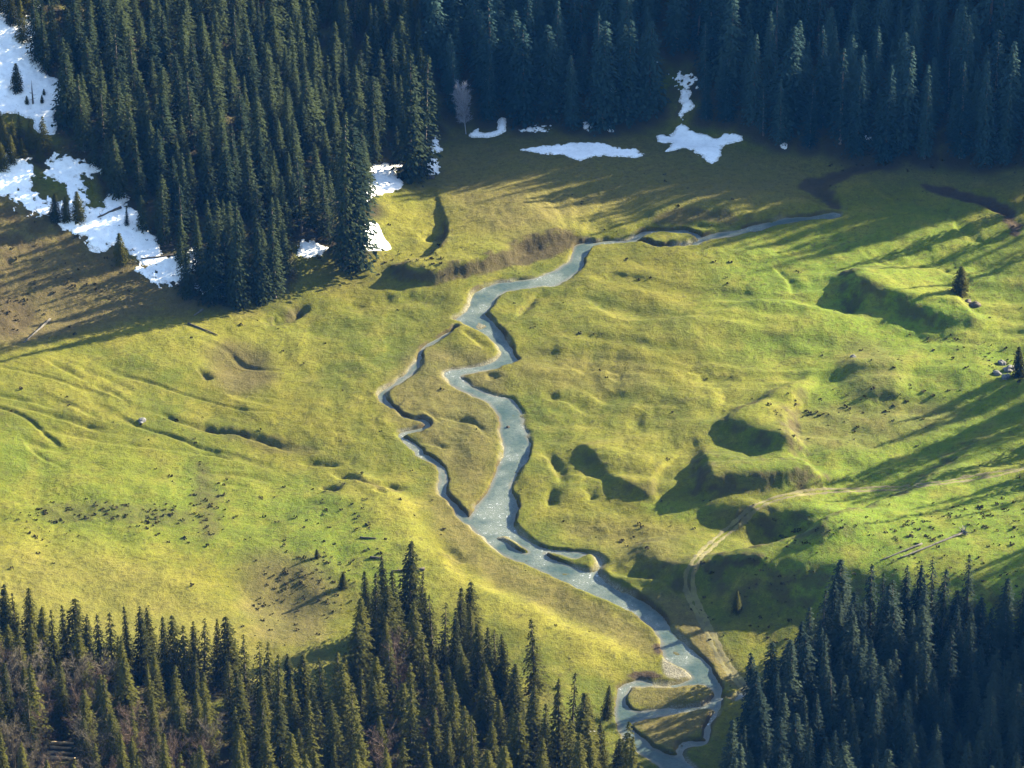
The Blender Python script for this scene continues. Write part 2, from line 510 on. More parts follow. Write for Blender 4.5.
for pts, a, soft in [
    ([(430, 272), (462, 272), (492, 262), (520, 247), (545, 238), (572, 233), (592, 240), (575, 250), (540, 262), (500, 268), (450, 281)], 0.8, 0.6),
    ([(918, 183), (949, 188), (990, 198), (1010, 210), (1022, 232), (1010, 236), (1000, 215), (966, 203), (930, 191)], 1.0, 0.5),
    ([(796, 188), (812, 178), (840, 170), (890, 158), (896, 165), (850, 176), (832, 190), (842, 208), (830, 207), (812, 196)], 0.9, 0.7),
    ([(655, 216), (690, 207), (722, 212), (745, 222), (700, 224), (660, 224)], 0.6, 0.8),
    ([(0, 295), (30, 300), (32, 325), (10, 335), (-20, 330)], 0.6, 2),
    ([(653, 643), (663, 645), (664, 655), (655, 655)], 1.0, 0.5),
    ([(617, 679), (636, 672), (655, 673), (672, 679), (640, 677)], 1.0, 0.5),
    ([(205, 348), (240, 342), (268, 355), (272, 380), (240, 392), (214, 380)], 0.4, 3),
    ([(225, 428), (290, 440), (320, 450), (290, 455), (230, 440)], 0.4, 1.2),
    ([(250, 560), (300, 556), (330, 585), (325, 625), (290, 628), (262, 600)], 0.25, 6),  # shade of the dent and the trees, painted as a darker patch
    ([(-60, 690), (60, 680), (200, 720), (230, 880), (-60, 900)], 0.6, 6),
    ([(195, 470), (212, 470), (218, 530), (200, 535)], 0.5, 1.5),
    ([(40, 506), (120, 503), (190, 512), (185, 526), (100, 520), (50, 522)], 0.35, 1.5),
    ([(700, 476), (768, 474), (780, 492), (720, 494)], 0.35, 1.5),  # bank face turned from the sun, its shade painted in
]:
    MUD_SHADE = np.maximum(MUD_SHADE, a * zone(pts, soft))
for pts, a, soft in [
    ([(-40, 540), (120, 545), (230, 600), (240, 650), (100, 640), (-40, 610)], 0.8, 7),
    ([(330, 475), (400, 490), (440, 560), (540, 605), (640, 650), (620, 680), (520, 630), (420, 590), (380, 530)], 0.7, 3),
    ([(110, 320), (240, 318), (330, 350), (260, 380), (120, 345)], 0.6, 6),
    ([(440, 150), (800, 165), (800, 200), (600, 215), (470, 240), (430, 200)], 0.7, 8),  # paler tone painted in to lift the shaded far meadow
    ([(370, 205), (440, 200), (540, 235), (430, 272), (385, 255)], 0.6, 4),
    ([(560, 300), (640, 322), (740, 310), (860, 315), (780, 330), (640, 340)], 0.4, 4),
    ([(0, 330), (80, 350), (150, 400), (60, 400), (-20, 370)], 0.4, 6),
    ([(860, 275), (960, 292), (1024, 305), (1024, 350), (940, 335), (985, 318), (950, 298), (870, 285)], 0.45, 3),  # sunlit fade along the crest, painted as paler grass
    ([(690, 360), (800, 370), (790, 412), (690, 410)], 0.5, 8),
    ([(580, 430), (700, 425), (680, 480), (620, 480)], 0.35, 6),
]:
    STRAW_LIFT = np.maximum(STRAW_LIFT, a * zone(pts, soft))
DRY[(PY < 235) & (PX > 420)] *= 0.75
DRY[(PY < 235) & (PX <= 420)] *= 0.85
SLOPEX = np.gradient(Z, axis=1) / np.gradient(GX)[None, :]
SLOPEY = np.gradient(Z, axis=0) / np.gradient(GY)[:, None]
STEEP = np.hypot(SLOPEX, SLOPEY)
MUD_SHADE = np.maximum(MUD_SHADE, WETB)
MUD_SHADE = np.maximum(MUD_SHADE, ROUGHB * np.clip(0.35 + 1.0 * fbm(XX, YY, 4, 3, 228), 0, 0.7) * (DRY * 0 + 1))
MUD_SHADE = np.maximum(MUD_SHADE, 0.8 * sstep(0.85, 1.3, STEEP) * (PY > 175) * sstep(250, 150, np.hypot(XX, YY)))

# ------------------------------------------------------------------ materials
def mat(name):
    m = bpy.data.materials.new(name)
    m.use_nodes = True
    nt = m.node_tree
    return m, nt, nt.nodes['Principled BSDF']


def N(nt, typ, **kw):
    n = nt.nodes.new(typ)
    for k, v in kw.items():
        if k.startswith('i_'):
            n.inputs[k[2:].replace('_', ' ')].default_value = v
        else:
            setattr(n, k, v)
    return n


def mixc(nt, fac, a, b, blend='MIX'):
    n = nt.nodes.new('ShaderNodeMix')
    n.data_type = 'RGBA'
    n.blend_type = blend
    n.clamp_factor = True
    for sock, v in ((n.inputs[0], fac), (n.inputs[6], a), (n.inputs[7], b)):
        if hasattr(v, 'is_linked') or hasattr(v, 'links'):
            nt.links.new(v, sock)
        elif isinstance(v, (int, float)):
            sock.default_value = v
        else:
            sock.default_value = (*v, 1)
    return n.outputs[2]


def ramp(nt, src, a, b):
    n = N(nt, 'ShaderNodeMapRange')
    n.interpolation_type = 'SMOOTHSTEP'
    nt.links.new(src, n.inputs[0])
    n.inputs[1].default_value = a
    n.inputs[2].default_value = b
    return n.outputs[0]


def noise(nt, co, scale, detail=3.0, rough=0.55, stretch=None):
    n = N(nt, 'ShaderNodeTexNoise')
    n.inputs['Scale'].default_value = scale
    n.inputs['Detail'].default_value = detail
    n.inputs['Roughness'].default_value = rough
    if stretch:
        mp = N(nt, 'ShaderNodeMapping')
        mp.inputs['Scale'].default_value = stretch
        nt.links.new(co, mp.inputs[0])
        co = mp.outputs[0]
    nt.links.new(co, n.inputs['Vector'])
    return n.outputs['Fac']


def mul(nt, a, b):
    n = N(nt, 'ShaderNodeMath', operation='MULTIPLY')
    for s_, v in ((n.inputs[0], a), (n.inputs[1], b)):
        if isinstance(v, (int, float)):
            s_.default_value = v
        else:
            nt.links.new(v, s_)
    return n.outputs[0]


def attr(nt, name):
    n = N(nt, 'ShaderNodeAttribute')
    n.attribute_name = name
    return n.outputs['Fac']


def meadow_material():
    m, nt, p = mat('meadow')
    co = N(nt, 'ShaderNodeTexCoord').outputs['Object']
    big = noise(nt, co, 0.03, 4)
    mid = noise(nt, co, 0.14, 5, 0.62)
    fine = noise(nt, co, 0.9, 5, 0.7)
    grit = noise(nt, co, 3.2, 4, 0.75)
    c = mixc(nt, ramp(nt, big, 0.35, 0.65), (0.092, 0.088, 0.006), (0.058, 0.074, 0.005))
    c = mixc(nt, mul(nt, attr(nt, 'lime'), 0.85), c, (0.092, 0.150, 0.010))
    c = mixc(nt, mul(nt, attr(nt, 'straw_lift'), 0.8), c, (0.172, 0.158, 0.020))
    c = mixc(nt, mul(nt, ramp(nt, mid, 0.42, 0.72), 0.55), c, (0.155, 0.132, 0.020))
    c = mixc(nt, mul(nt, ramp(nt, mid, 0.50, 0.28), 0.45), c, (0.058, 0.070, 0.009))
    dry = N(nt, 'ShaderNodeMath', operation='MULTIPLY_ADD')
    nt.links.new(mid, dry.inputs[0])
    dry.inputs[1].default_value = 0.9
    dry.inputs[2].default_value = 0.6
    c = mixc(nt, mul(nt, attr(nt, 'dry'), dry.outputs[0]), c, (0.090, 0.070, 0.027))
    c = mixc(nt, mul(nt, ramp(nt, fine, 0.48, 0.70), 0.75), c, (0.045, 0.040, 0.011))
    grain = noise(nt, co, 0.55, 8, 0.82)
    c = mixc(nt, mul(nt, ramp(nt, grain, 0.50, 0.66), 0.6), c, (0.050, 0.048, 0.008))
    c = mixc(nt, mul(nt, ramp(nt, grain, 0.47, 0.33), 0.5), c, (0.165, 0.155, 0.016))
    c = mixc(nt, mul(nt, ramp(nt, grit, 0.50, 0.68), 0.55), c, (0.030, 0.028, 0.008))
    c = mixc(nt, mul(nt, ramp(nt, grit, 0.45, 0.25), 0.35), c, (0.20, 0.185, 0.04))
    c = mixc(nt, attr(nt, 'mud_shade'), c, mixc(nt, fine, (0.014, 0.010, 0.006), (0.066, 0.046, 0.024)))
    c = mixc(nt, attr(nt, 'gravel'), c, mixc(nt, ramp(nt, grit, 0.35, 0.65), (0.07, 0.06, 0.04), (0.20, 0.19, 0.14)))
    c = mixc(nt, attr(nt, 'litter'), c, mixc(nt, fine, (0.016, 0.013, 0.007), (0.05, 0.04, 0.02)))
    nt.links.new(c, p.inputs['Base Color'])
    p.inputs['Roughness'].default_value = 0.95
    p.inputs['Specular IOR Level'].default_value = 0.1
    b = N(nt, 'ShaderNodeBump')
    b.inputs['Strength'].default_value = 0.8
    b.inputs['Distance'].default_value = 0.42
    add = N(nt, 'ShaderNodeMath', operation='MULTIPLY_ADD')
    nt.links.new(grit, add.inputs[0])
    add.inputs[1].default_value = 0.45
    nt.links.new(fine, add.inputs[2])
    nt.links.new(add.outputs[0], b.inputs['Height'])
    nt.links.new(b.outputs[0], p.inputs['Normal'])
    return m


def water_material():
    m, nt, p = mat('stream_water')
    co = N(nt, 'ShaderNodeTexCoord').outputs['Object']
    a = noise(nt, co, 0.11, 5, 0.6)
    f = noise(nt, co, 1.4, 5, 0.7)
    g = noise(nt, co, 4.0, 3, 0.7)
    c = mixc(nt, ramp(nt, a, 0.3, 0.7), (0.034, 0.058, 0.052), (0.110, 0.126, 0.102))
    c = mixc(nt, mul(nt, ramp(nt, f, 0.46, 0.66), 0.55), c, (0.024, 0.038, 0.040))
    c = mixc(nt, mul(nt, mul(nt, ramp(nt, g, 0.52, 0.68), 0.5), ramp(nt, a, 0.46, 0.58)), c, (0.32, 0.34, 0.30))
    c = mixc(nt, mul(nt, ramp(nt, attr(nt, 'inner'), 1.1, 0.1), 0.75), c, mixc(nt, g, (0.07, 0.065, 0.045), (0.17, 0.16, 0.125)))
    foam = mul(nt, ramp(nt, f, 0.56, 0.68), ramp(nt, a, 0.50, 0.62))
    c = mixc(nt, foam, c, (0.48, 0.50, 0.48))
    nt.links.new(c, p.inputs['Base Color'])
    p.inputs['Roughness'].default_value = 0.3
    p.inputs['Specular IOR Level'].default_value = 0.2
    p.inputs['IOR'].default_value = 1.33
    b = N(nt, 'ShaderNodeBump')
    b.inputs['Strength'].default_value = 0.5
    b.inputs['Distance'].default_value = 0.12
    nt.links.new(f, b.inputs['Height'])
    nt.links.new(b.outputs[0], p.inputs['Normal'])
    return m


def snow_material():
    m, nt, p = mat('old_snow')
    co = N(nt, 'ShaderNodeTexCoord').outputs['Object']
    f = noise(nt, co, 0.7, 5, 0.6)
    g = noise(nt, co, 2.5, 3, 0.7)
    c = mixc(nt, ramp(nt, f, 0.4, 0.7), (0.88, 0.89, 0.88), (0.78, 0.79, 0.78))
    rim = mul(nt, ramp(nt, attr(nt, 'inner'), 0.9, 0.15), ramp(nt, g, 0.35, 0.6))
    c = mixc(nt, mul(nt, rim, 0.7), c, (0.30, 0.25, 0.17))
    c = mixc(nt, mul(nt, ramp(nt, g, 0.60, 0.70), 0.5), c, (0.20, 0.17, 0.12))
    nt.links.new(c, p.inputs['Base Color'])
    p.inputs['Roughness'].default_value = 0.7
    b = N(nt, 'ShaderNodeBump')
    b.inputs['Strength'].default_value = 0.3
    b.inputs['Distance'].default_value = 0.25
    nt.links.new(f, b.inputs['Height'])
    nt.links.new(b.outputs[0], p.inputs['Normal'])
    return m


def track_material():
    m, nt, p = mat('track_earth')
    co = N(nt, 'ShaderNodeTexCoord').outputs['Object']
    f = noise(nt, co, 0.35, 5, 0.65)
    g = noise(nt, co, 2.5, 4, 0.7)
    c = mixc(nt, ramp(nt, f, 0.35, 0.65), (0.118, 0.104, 0.024), (0.07, 0.06, 0.018))
    c = mixc(nt, mul(nt, ramp(nt, g, 0.45, 0.7), 0.6), c, (0.07, 0.055, 0.025))
    nt.links.new(c, p.inputs['Base Color'])
    p.inputs['Roughness'].default_value = 0.95
    b = N(nt, 'ShaderNodeBump')
    b.inputs['Strength'].default_value = 0.5
    b.inputs['Distance'].default_value = 0.15
    nt.links.new(g, b.inputs['Height'])
    nt.links.new(b.outputs[0], p.inputs['Normal'])
    return m


def foliage_material(name, dark, light, trans=0.18):
    m, nt, p = mat(name)
    co = N(nt, 'ShaderNodeTexCoord').outputs['Object']
    oi = N(nt, 'ShaderNodeObjectInfo')
    f = noise(nt, co, 0.9, 3, 0.6)
    add = N(nt, 'ShaderNodeMath', operation='MULTIPLY_ADD')
    nt.links.new(oi.outputs['Random'], add.inputs[0])
    add.inputs[1].default_value = 0.55
    nt.links.new(f, add.inputs[2])
    c = mixc(nt, ramp(nt, add.outputs[0], 0.3, 1.15), dark, light)
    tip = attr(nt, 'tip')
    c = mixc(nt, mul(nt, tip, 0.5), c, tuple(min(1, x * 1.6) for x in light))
    nt.links.new(c, p.inputs['Base Color'])
    p.inputs['Roughness'].default_value = 0.9
    p.inputs['Specular IOR Level'].default_value = 0.03
    tr = N(nt, 'ShaderNodeBsdfTranslucent')
    nt.links.new(c, tr.inputs['Color'])
    mx = N(nt, 'ShaderNodeMixShader')
    mx.inputs[0].default_value = trans
    out = nt.nodes['Material Output']
    nt.links.new(p.outputs[0], mx.inputs[1])
    nt.links.new(tr.outputs[0], mx.inputs[2])
    nt.links.new(mx.outputs[0], out.inputs['Surface'])
    return m


def bark_material(name, a, b):
    m, nt, p = mat(name)
    co = N(nt, 'ShaderNodeTexCoord').outputs['Object']
    f = noise(nt, co, 1.5, 4, 0.65, (1, 1, 0.25))
    oi = N(nt, 'ShaderNodeObjectInfo')
    c = mixc(nt, ramp(nt, f, 0.35, 0.65), a, b)
    hs = N(nt, 'ShaderNodeHueSaturation')
    v = N(nt, 'ShaderNodeMapRange')
    nt.links.new(oi.outputs['Random'], v.inputs[0])
    v.inputs[3].default_value = 0.7
    v.inputs[4].default_value = 1.3
    nt.links.new(v.outputs[0], hs.inputs['Value'])
    nt.links.new(c, hs.inputs['Color'])
    nt.links.new(hs.outputs[0], p.inputs['Base Color'])
    p.inputs['Roughness'].default_value = 0.9
    return m


M_MEADOW, M_WATER, M_SNOW, M_TRACK = meadow_material(), water_material(), snow_material(), track_material()
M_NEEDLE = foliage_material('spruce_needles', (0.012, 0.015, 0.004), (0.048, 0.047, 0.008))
M_NEEDLE_SHADE = foliage_material('shade_tinted_needles', (0.005, 0.012, 0.011), (0.022, 0.032, 0.020))  # shadow of the lower right stand darkened into the needle colour
M_NEEDLE_HAZE = foliage_material('haze_tinted_needles', (0.006, 0.020, 0.023), (0.030, 0.056, 0.046))  # blue of distance haze put into the far stand's needle colour
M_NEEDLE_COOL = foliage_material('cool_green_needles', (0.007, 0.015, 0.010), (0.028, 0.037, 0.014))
M_SCRUB = foliage_material('heath_scrub', (0.028, 0.024, 0.010), (0.070, 0.055, 0.020), 0.05)
M_BARK = bark_material('spruce_bark', (0.05, 0.035, 0.025), (0.13, 0.10, 0.075))
M_TWIG = bark_material('bare_twigs', (0.050, 0.037, 0.018), (0.115, 0.088, 0.046))
M_REDTWIG = bark_material('reddish_twigs', (0.052, 0.028, 0.013), (0.100, 0.058, 0.028))
M_PALE = bark_material('pale_twigs', (0.20, 0.20, 0.22), (0.34, 0.34, 0.37))
M_DEAD = bark_material('weathered_wood', (0.06, 0.053, 0.042), (0.14, 0.125, 0.10))
M_DARKLOG = bark_material('dark_log', (0.03, 0.022, 0.016), (0.08, 0.06, 0.04))
M_TAN = bark_material('fresh_timber', (0.30, 0.20, 0.09), (0.46, 0.33, 0.16))
M_ROCK = bark_material('rock', (0.05, 0.05, 0.05), (0.12, 0.118, 0.112))


# ------------------------------------------------------------------ mesh helpers
def mesh_np(name, V, F, material, attrs=None, smooth=False):
    """V (n,3); F (m,3) or (m,4)"""
    me = bpy.data.meshes.new(name)
    V = np.asarray(V, np.float32)
    F = np.asarray(F, np.int32)
    k = F.shape[1]
    me.vertices.add(len(V))
    me.vertices.foreach_set('co', V.ravel())
    me.loops.add(F.size)
    me.loops.foreach_set('vertex_index', F.ravel())
    me.polygons.add(len(F))
    me.polygons.foreach_set('loop_start', np.arange(0, F.size, k, dtype=np.int32))
    me.update(calc_edges=True)
    if smooth:
        me.polygons.foreach_set('use_smooth', np.ones(len(F), bool))
    for an, av in (attrs or {}).items():
        at = me.attributes.new(an, 'FLOAT', 'POINT')
        at.data.foreach_set('value', np.asarray(av, np.float32).ravel())
    me.materials.append(material)
    return me


def link(name, me, parent=None, **props):
    o = bpy.data.objects.new(name, me)
    C.objects.link(o)
    if parent is not None:
        o.parent = parent
    for k, v in props.items():
        if v is not None:
            o[k] = v
    return o


def tube(path, radii, sides=6):
    """quads along a path, closed ends as collapsed rings"""
    P = np.asarray(path, float)
    n = len(P)
    V, F = [], []
    for i in range(n):
        t = P[min(i + 1, n - 1)] - P[max(i - 1, 0)]
        t /= np.linalg.norm(t) + 1e-9
        a = np.cross(t, [0.31, 0.2, 0.93] if abs(t[2]) < 0.9 else [1, 0.1, 0])
        a /= np.linalg.norm(a) + 1e-9
        b = np.cross(t, a)
        for k in range(sides):
            th = 2 * PI * k / sides
            V.append(P[i] + radii[i] * (math.cos(th) * a + math.sin(th) * b))
    for i in range(n - 1):
        for k in range(sides):
            k2 = (k + 1) % sides
            F.append((i * sides + k, i * sides + k2, (i + 1) * sides + k2, (i + 1) * sides + k))
    b0, b1 = len(V), len(V) + 1
    V += [P[0], P[-1]]
    for k in range(sides):
        k2 = (k + 1) % sides
        F.append((b0, k2, k, b0))
        F.append((b1, (n - 1) * sides + k, (n - 1) * sides + k2, b1))
    return np.array(V), [tuple(f) for f in F]


def mesh_py(name, V, F, material, smooth=True):
    me = bpy.data.meshes.new(name)
    FF = [tuple(dict.fromkeys(f)) for f in F]
    me.from_pydata([tuple(v) for v in V], [], FF)
    me.update()
    if smooth:
        me.polygons.foreach_set('use_smooth', np.ones(len(FF), bool))
    me.materials.append(material)
    return me


# ------------------------------------------------------------------ stands of trees
CATALOG = []     # dicts: x y z h kind stand front

tree_rng = np.random.default_rng(5)


def add_tree(px, py, hpx=None, h=None, kind='spruce', stand='', wf=1.0, **kw):
    x, y = G([px], [py])
    add_world(x[0], y[0], hpx, h, kind, stand, wf, **kw)


def add_world(x, y, hpx=None, h=None, kind='spruce', stand='', wf=1.0, **kw):
    z = float(sample(Z, x, y))
    _, _, dep = project((x, y, z))
    if h is None:
        h = hpx / (FPX / dep * math.cos(PITCH + 0.02))
    CATALOG.append(dict(x=float(x), y=float(y), z=z, h=float(h), kind=kind, stand=stand, wf=wf, **kw))


def scatter(poly, spacing, hlo, hhi, stand, kind='spruce', holes=(), tries=14000, seed=1, wlo=0.85, whi=1.2, keep=None):
    rg = np.random.default_rng(seed)
    P = np.array(poly, float)
    x0, y0 = P.min(0)
    x1, y1 = P.max(0)
    px = rg.uniform(x0, x1, tries)
    py = rg.uniform(y0, y1, tries)
    ok = inside(P, px, py)
    for hp in holes:
        ok &= ~inside(np.array(hp, float), px, py)
    px, py = px[ok], py[ok]
    x, y = G(px, py)
    placed = np.array([(t['x'], t['y']) for t in CATALOG]).reshape(-1, 2)
    pts = list(map(tuple, placed))
    n = 0
    for i in range(len(x)):
        s = spacing * rg.uniform(0.75, 1.2)
        a = np.array(pts).reshape(-1, 2)
        if len(a) and ((a[:, 0] - x[i]) ** 2 + (a[:, 1] - y[i]) ** 2).min() < s * s:
            continue
        if keep is not None and not keep(px[i], py[i], rg):
            continue
        pts.append((x[i], y[i]))
        t = rg.uniform(-0.35, 1.12)
        add_world(x[i], y[i], h=hlo + (hhi - hlo) * t, kind=kind, stand=stand, wf=rg.uniform(wlo, whi))
        n += 1
    return n


# --- lone trees and named ones: (base x, base y, height px, width factor, label)
LONE = [
    (960, 294, 27, 2.2, 'lone bushy dark spruce standing on the crest above the shaded hollow'),
    (1019, 377, 30, 1.5, 'dark bushy spruce beside grey boulders by the right border of the meadow'),
    (343, 588, 16, 1.9, 'small rounded dark spruce alone on the yellow slope left of the tall pair'),
    (317, 558, 9, 1.9, 'tiny dark young spruce on the lit slope, smallest of the lone ones there'),
    (736, 612, 22, 1.4, 'short reddish green spruce alone on the shaded bank right of the track'),
    (17, 91, 27, 1.5, 'short dark spruce standing alone on the sloping snowfield, bell shaped'),
    (27, 104, 8, 1.8, 'tiny young spruce on the snowfield left of the bare dead snag'),
    (42, 103, 8, 1.6, 'tiny young spruce on the snowfield right of the bare dead snag'),
    (44, 95, 6, 1.8, 'tiniest young spruce on the snowfield, above the snag'),
    (12, 24, 30, 1.5, 'dark spruce at the upper border of the snowfield, in front of its neighbours'),
    (55, 221, 27, 1.5, 'left one of three short dark spruces in a clump below the snow'),
    (66, 221, 24, 1.5, 'middle one of three short dark spruces in a clump below the snow'),
    (79, 221, 29, 1.5, 'right and tallest of three short dark spruces in a clump below the snow'),
    (121, 263, 30, 1.5, 'short dark spruce with a wide skirt at the lower border of the snow patch'),
    (127, 226, 20, 1.2, 'small slim spruce standing in the middle of the snow patch'),
    (143, 230, 34, 1.1, 'slim dark spruce at the right side of the snow patch by the forest'),
    (188, 296, 45, 1.2, 'dark spruce left of the tall sunlit one at the tip of the wooded spur'),
    (536, 700, 82, 1.25, 'tall dark spruce with a broad ragged crown towering over the slope by the stream'),
    (571, 748, 78, 1.0, 'thin spruce with a see-through crown showing its trunk, near the stream bend'),
    (587, 727, 33, 1.5, 'short rounded dark spruce between the see-through tree and the stream loop'),
    (607, 718, 35, 1.25, 'dark cone-shaped spruce right on the bank where the stream loop turns'),
    (558, 760, 84, 0.9, 'slim spruce just left of the see-through tree, shorter than the towering one'),
    (600, 762, 42, 1.2, 'dark spruce below the small white snow patch near the stream loop'),
    (619, 777, 40, 1.3, 'dark spruce low on the bank below the loop, left of the last one'),
    (633, 783, 36, 1.2, 'last and lowest spruce of the row running down to the stream'),
    (409, 625, 88, 1.0, 'tallest spruce of the corner group on the slope, with a narrow spire'),
    (384, 636, 82, 1.05, 'second tallest spruce of the corner group, left of the narrow spire'),
    (368, 642, 72, 1.0, 'leftmost spruce of the corner group, its shadow lying on the yellow slope'),
    (376, 652, 80, 1.0, 'spruce squeezed between the two leftmost of the corner group'),
    (397, 650, 82, 1.0, 'spruce in front of the gap between the two tallest of the corner group'),
    (419, 650, 78, 1.0, 'spruce directly right of the narrow spire in the corner group'),
    (345, 270, 152, 0.82, 'very tall narrow spruce at the inner corner of the spur, left of a twin'),
    (358, 266, 140, 0.85, 'very tall spruce twin beside the sunlit snow tongue at the spur'),
    (237, 307, 102, 0.78, 'tall slim spruce at the tip of the spur, lit along its right side'),
    (424, 174, 112, 0.85, 'tall spruce at the right corner of the spur next to a white snow scrap'),
    (410, 178, 120, 0.85, 'tall spruce just inside the right corner of the spur above the blue snow'),
    (262, 302, 90, 0.85, 'dark spruce right behind the slim lit one at the tip of the spur'),
    (275, 298, 100, 0.9, 'spruce between the tip of the spur and the small snow scrap'),
    (212, 302, 84, 0.9, 'dark spruce left of the slim lit one at the tip of the spur'),
    (740, 775, 42, 1.3, 'dark pointed spruce at the lower left tip of the shaded forest'),
]
for b in LONE:
    add_tree(b[0], b[1], hpx=b[2], wf=b[3], stand='lone', label=b[4], lone=True)

# --- fringe trees, given by their tips
LL_TIPS = [(2, 583), (9, 588), (19, 590), (32, 587), (45, 604), (56, 608), (67, 606), (78, 599), (88, 612), (103, 611), (113, 612), (130, 604), (146, 606), (153, 605), (167, 613), (178, 612), (188, 621),
           (195, 620), (204, 615), (217, 618), (232, 615), (246, 634), (262, 640), (271, 641), (292, 653), (303, 653), (323, 655), (341, 651), (426, 591), (433, 594), (444, 601), (460, 587), (470, 583),
           (481, 620), (490, 627), (497, 629), (504, 633), (515, 659)]
for i, (x, yt) in enumerate(LL_TIPS):
    hp = 66 + 14 * tree_rng.random()
    add_tree(x, yt + hp, hpx=hp, wf=tree_rng.uniform(0.95, 1.25), stand='lower left', fringe=True)
LR_TIPS = [(756, 652), (769, 641), (782, 636), (795, 618), (808, 601), (819, 588), (830, 576), (838, 557), (846, 600), (858, 590), (869, 562), (880, 573), (892, 576), (903, 565), (914, 563), (930, 558), (939, 567),
           (951, 585), (966, 551), (978, 596), (1003, 600), (1014, 589), (1023, 587)]
for i, (x, yt) in enumerate(LR_TIPS):
    hp = 74 + 14 * tree_rng.random()
    add_tree(x, yt + hp, hpx=hp, wf=tree_rng.uniform(0.95, 1.25), stand='lower right', fringe=True)

# --- fill
def bare_keep(px, py, rg):
    return rg.random() < (0.85 if px < 120 else 0.55)


# bare trees first, then spruces between them
for (bx, by, hp) in [(434, 752, 38), (384, 790, 60), (398, 700, 62), (198, 790, 48)]:
    add_tree(bx, by, hpx=hp, kind='bare', stand='bare single')
n2 = scatter([(-40, 655), (0, 665), (130, 685), (215, 690), (250, 715), (285, 725), (335, 727), (352, 700), (364, 650), (420, 650), (478, 670), (508, 705), (545, 745), (590, 775), (640, 800), (640, 870), (-40, 870)],
             5.3, 14.0, 19.5, 'lower left', seed=22, holes=[[(40, 738), (82, 738), (90, 830), (36, 830)]], keep=lambda px, py, rg: rg.random() < (0.16 if px < 120 and py > 690 else 0.45 if px < 190 and py > 690 else 1.0), wlo=0.9, whi=1.3)
n1 = scatter([(-30, 700), (60, 690), (130, 700), (200, 745), (215, 800), (120, 860), (-30, 860)], 4.2, 8.0, 12.5, 'bare', 'bare', seed=21, keep=bare_keep, wlo=0.9, whi=1.3,
             holes=[[(44, 742), (78, 742), (82, 812), (40, 812)]])
n3 = scatter([(728, 800), (742, 765), (765, 735), (790, 705), (815, 670), (840, 655), (900, 655), (960, 655), (1060, 668), (1060, 880), (720, 880)], 4.9, 15.0, 21.0, 'lower right', seed=23, wlo=0.9, whi=1.25,
             holes=[[(980, 600), (1003, 600), (1003, 655), (980, 655)]])
SPUR = [(36, -60), (38, 72), (64, 92), (60, 128), (80, 160), (100, 175), (104, 200), (128, 196), (148, 215), (166, 255), (180, 285), (240, 304), (270, 296), (292, 268), (300, 240), (335, 240), (345, 262), (362, 258),
        (364, 205), (372, 165), (398, 165), (412, 178), (428, 170), (432, 140), (420, 90), (420, 40), (395, -60)]
n4 = scatter(SPUR, 5.0, 12.5, 20.5, 'spur', seed=24, wlo=0.95, whi=1.3, holes=[[(300, 240), (335, 240), (335, 258), (300, 258)]])
n4 += scatter([(-30, 118), (8, 128), (30, 138), (46, 150), (48, 162), (20, 160), (0, 172), (-30, 165)], 3.6, 6, 9.5, 'snow clump', seed=25, wlo=1.2, whi=1.7)
n4 += scatter([(-30, -20), (32, -30), (38, 70), (26, 70), (20, 20), (-30, 10)], 5.0, 12, 16, 'snow clump', seed=26, wlo=1.0, whi=1.4)
BACK = [(400, -80), (432, 20), (440, 90), (446, 128), (480, 126), (508, 124), (560, 127), (606, 129), (640, 125), (654, 118), (652, 60), (664, 48), (692, 48), (702, 60), (704, 118), (722, 128), (762, 138), (800, 147), (850, 158),
        (900, 161), (960, 163), (1080, 164), (1080, -80)]
n5 = scatter(BACK, 5.7, 17, 28, 'back', seed=27, wlo=0.9, whi=1.15, holes=[[(458, 60), (474, 60), (476, 140), (456, 140)]])
# pale bare trees of the far stand
for (bx, by, hp, lab) in [(466, 134, 46, 'pale leafless tree like a frosty plume at the foot of the far forest'),
                          (546, 104, 32, 'pale leafless tree half hidden among the dark trunks above the oval snow patch'),
                          (488, 96, 26, 'faint pale leafless tree behind the frosty plume in the far forest'),
                          (995, 142, 14, 'small pale bush glimmering in the far forest near the right border')]:
    add_tree(bx, by, hpx=hp, kind='pale', stand='pale', label=lab, lone=True)
print('stands', n1, n2, n3, n4, n5, len(CATALOG), round(time.time() - T0, 1))

# --- which trees show: paint the silhouettes near to far
for t in CATALOG:
    bx, by, dep = project((t['x'], t['y'], t['z']))
    tx, ty, _ = project((t['x'], t['y'], t['z'] + t['h']))
    t.update(bx=bx, by=by, ty=ty, dep=dep, show=0)
buf = np.full((H // 2, W // 2), -1, int)
for i in sorted(range(len(CATALOG)), key=lambda i: CATALOG[i]['dep']):
    t = CATALOG[i]
    y0, y1 = t['ty'] / 2, t['by'] / 2
    hw = 0.13 * (y1 - y0) * t['wf'] * (1.0 if t['kind'] == 'spruce' else 1.5)
    for yy in range(max(0, int(y0)), min(H // 2, int(y1) + 1)):
        w_ = hw * min(1, (yy - y0) / max(y1 - y0, 1e-3) * 1.1)
        xa, xb = max(0, int(round(t['bx'] / 2 - w_))), min(W // 2, int(round(t['bx'] / 2 + w_)) + 1)
        if xb <= xa:
            continue
        row = buf[yy, xa:xb]
        free = row < 0
        t['show'] += int(free.sum())
        row[free] = i
spr = [i for i, t in enumerate(CATALOG) if t['kind'] == 'spruce']
spr.sort(key=lambda i: -(CATALOG[i]['show'] + (1e6 if CATALOG[i].get('lone') or CATALOG[i].get('fringe') else 0)))
INDIV = set(spr[:300])
shown = sum(1 for i in spr if CATALOG[i]['show'] > 8)
print('spruces', len(spr), 'in view', shown, 'smallest kept', CATALOG[spr[min(299, len(spr) - 1)]]['show'])

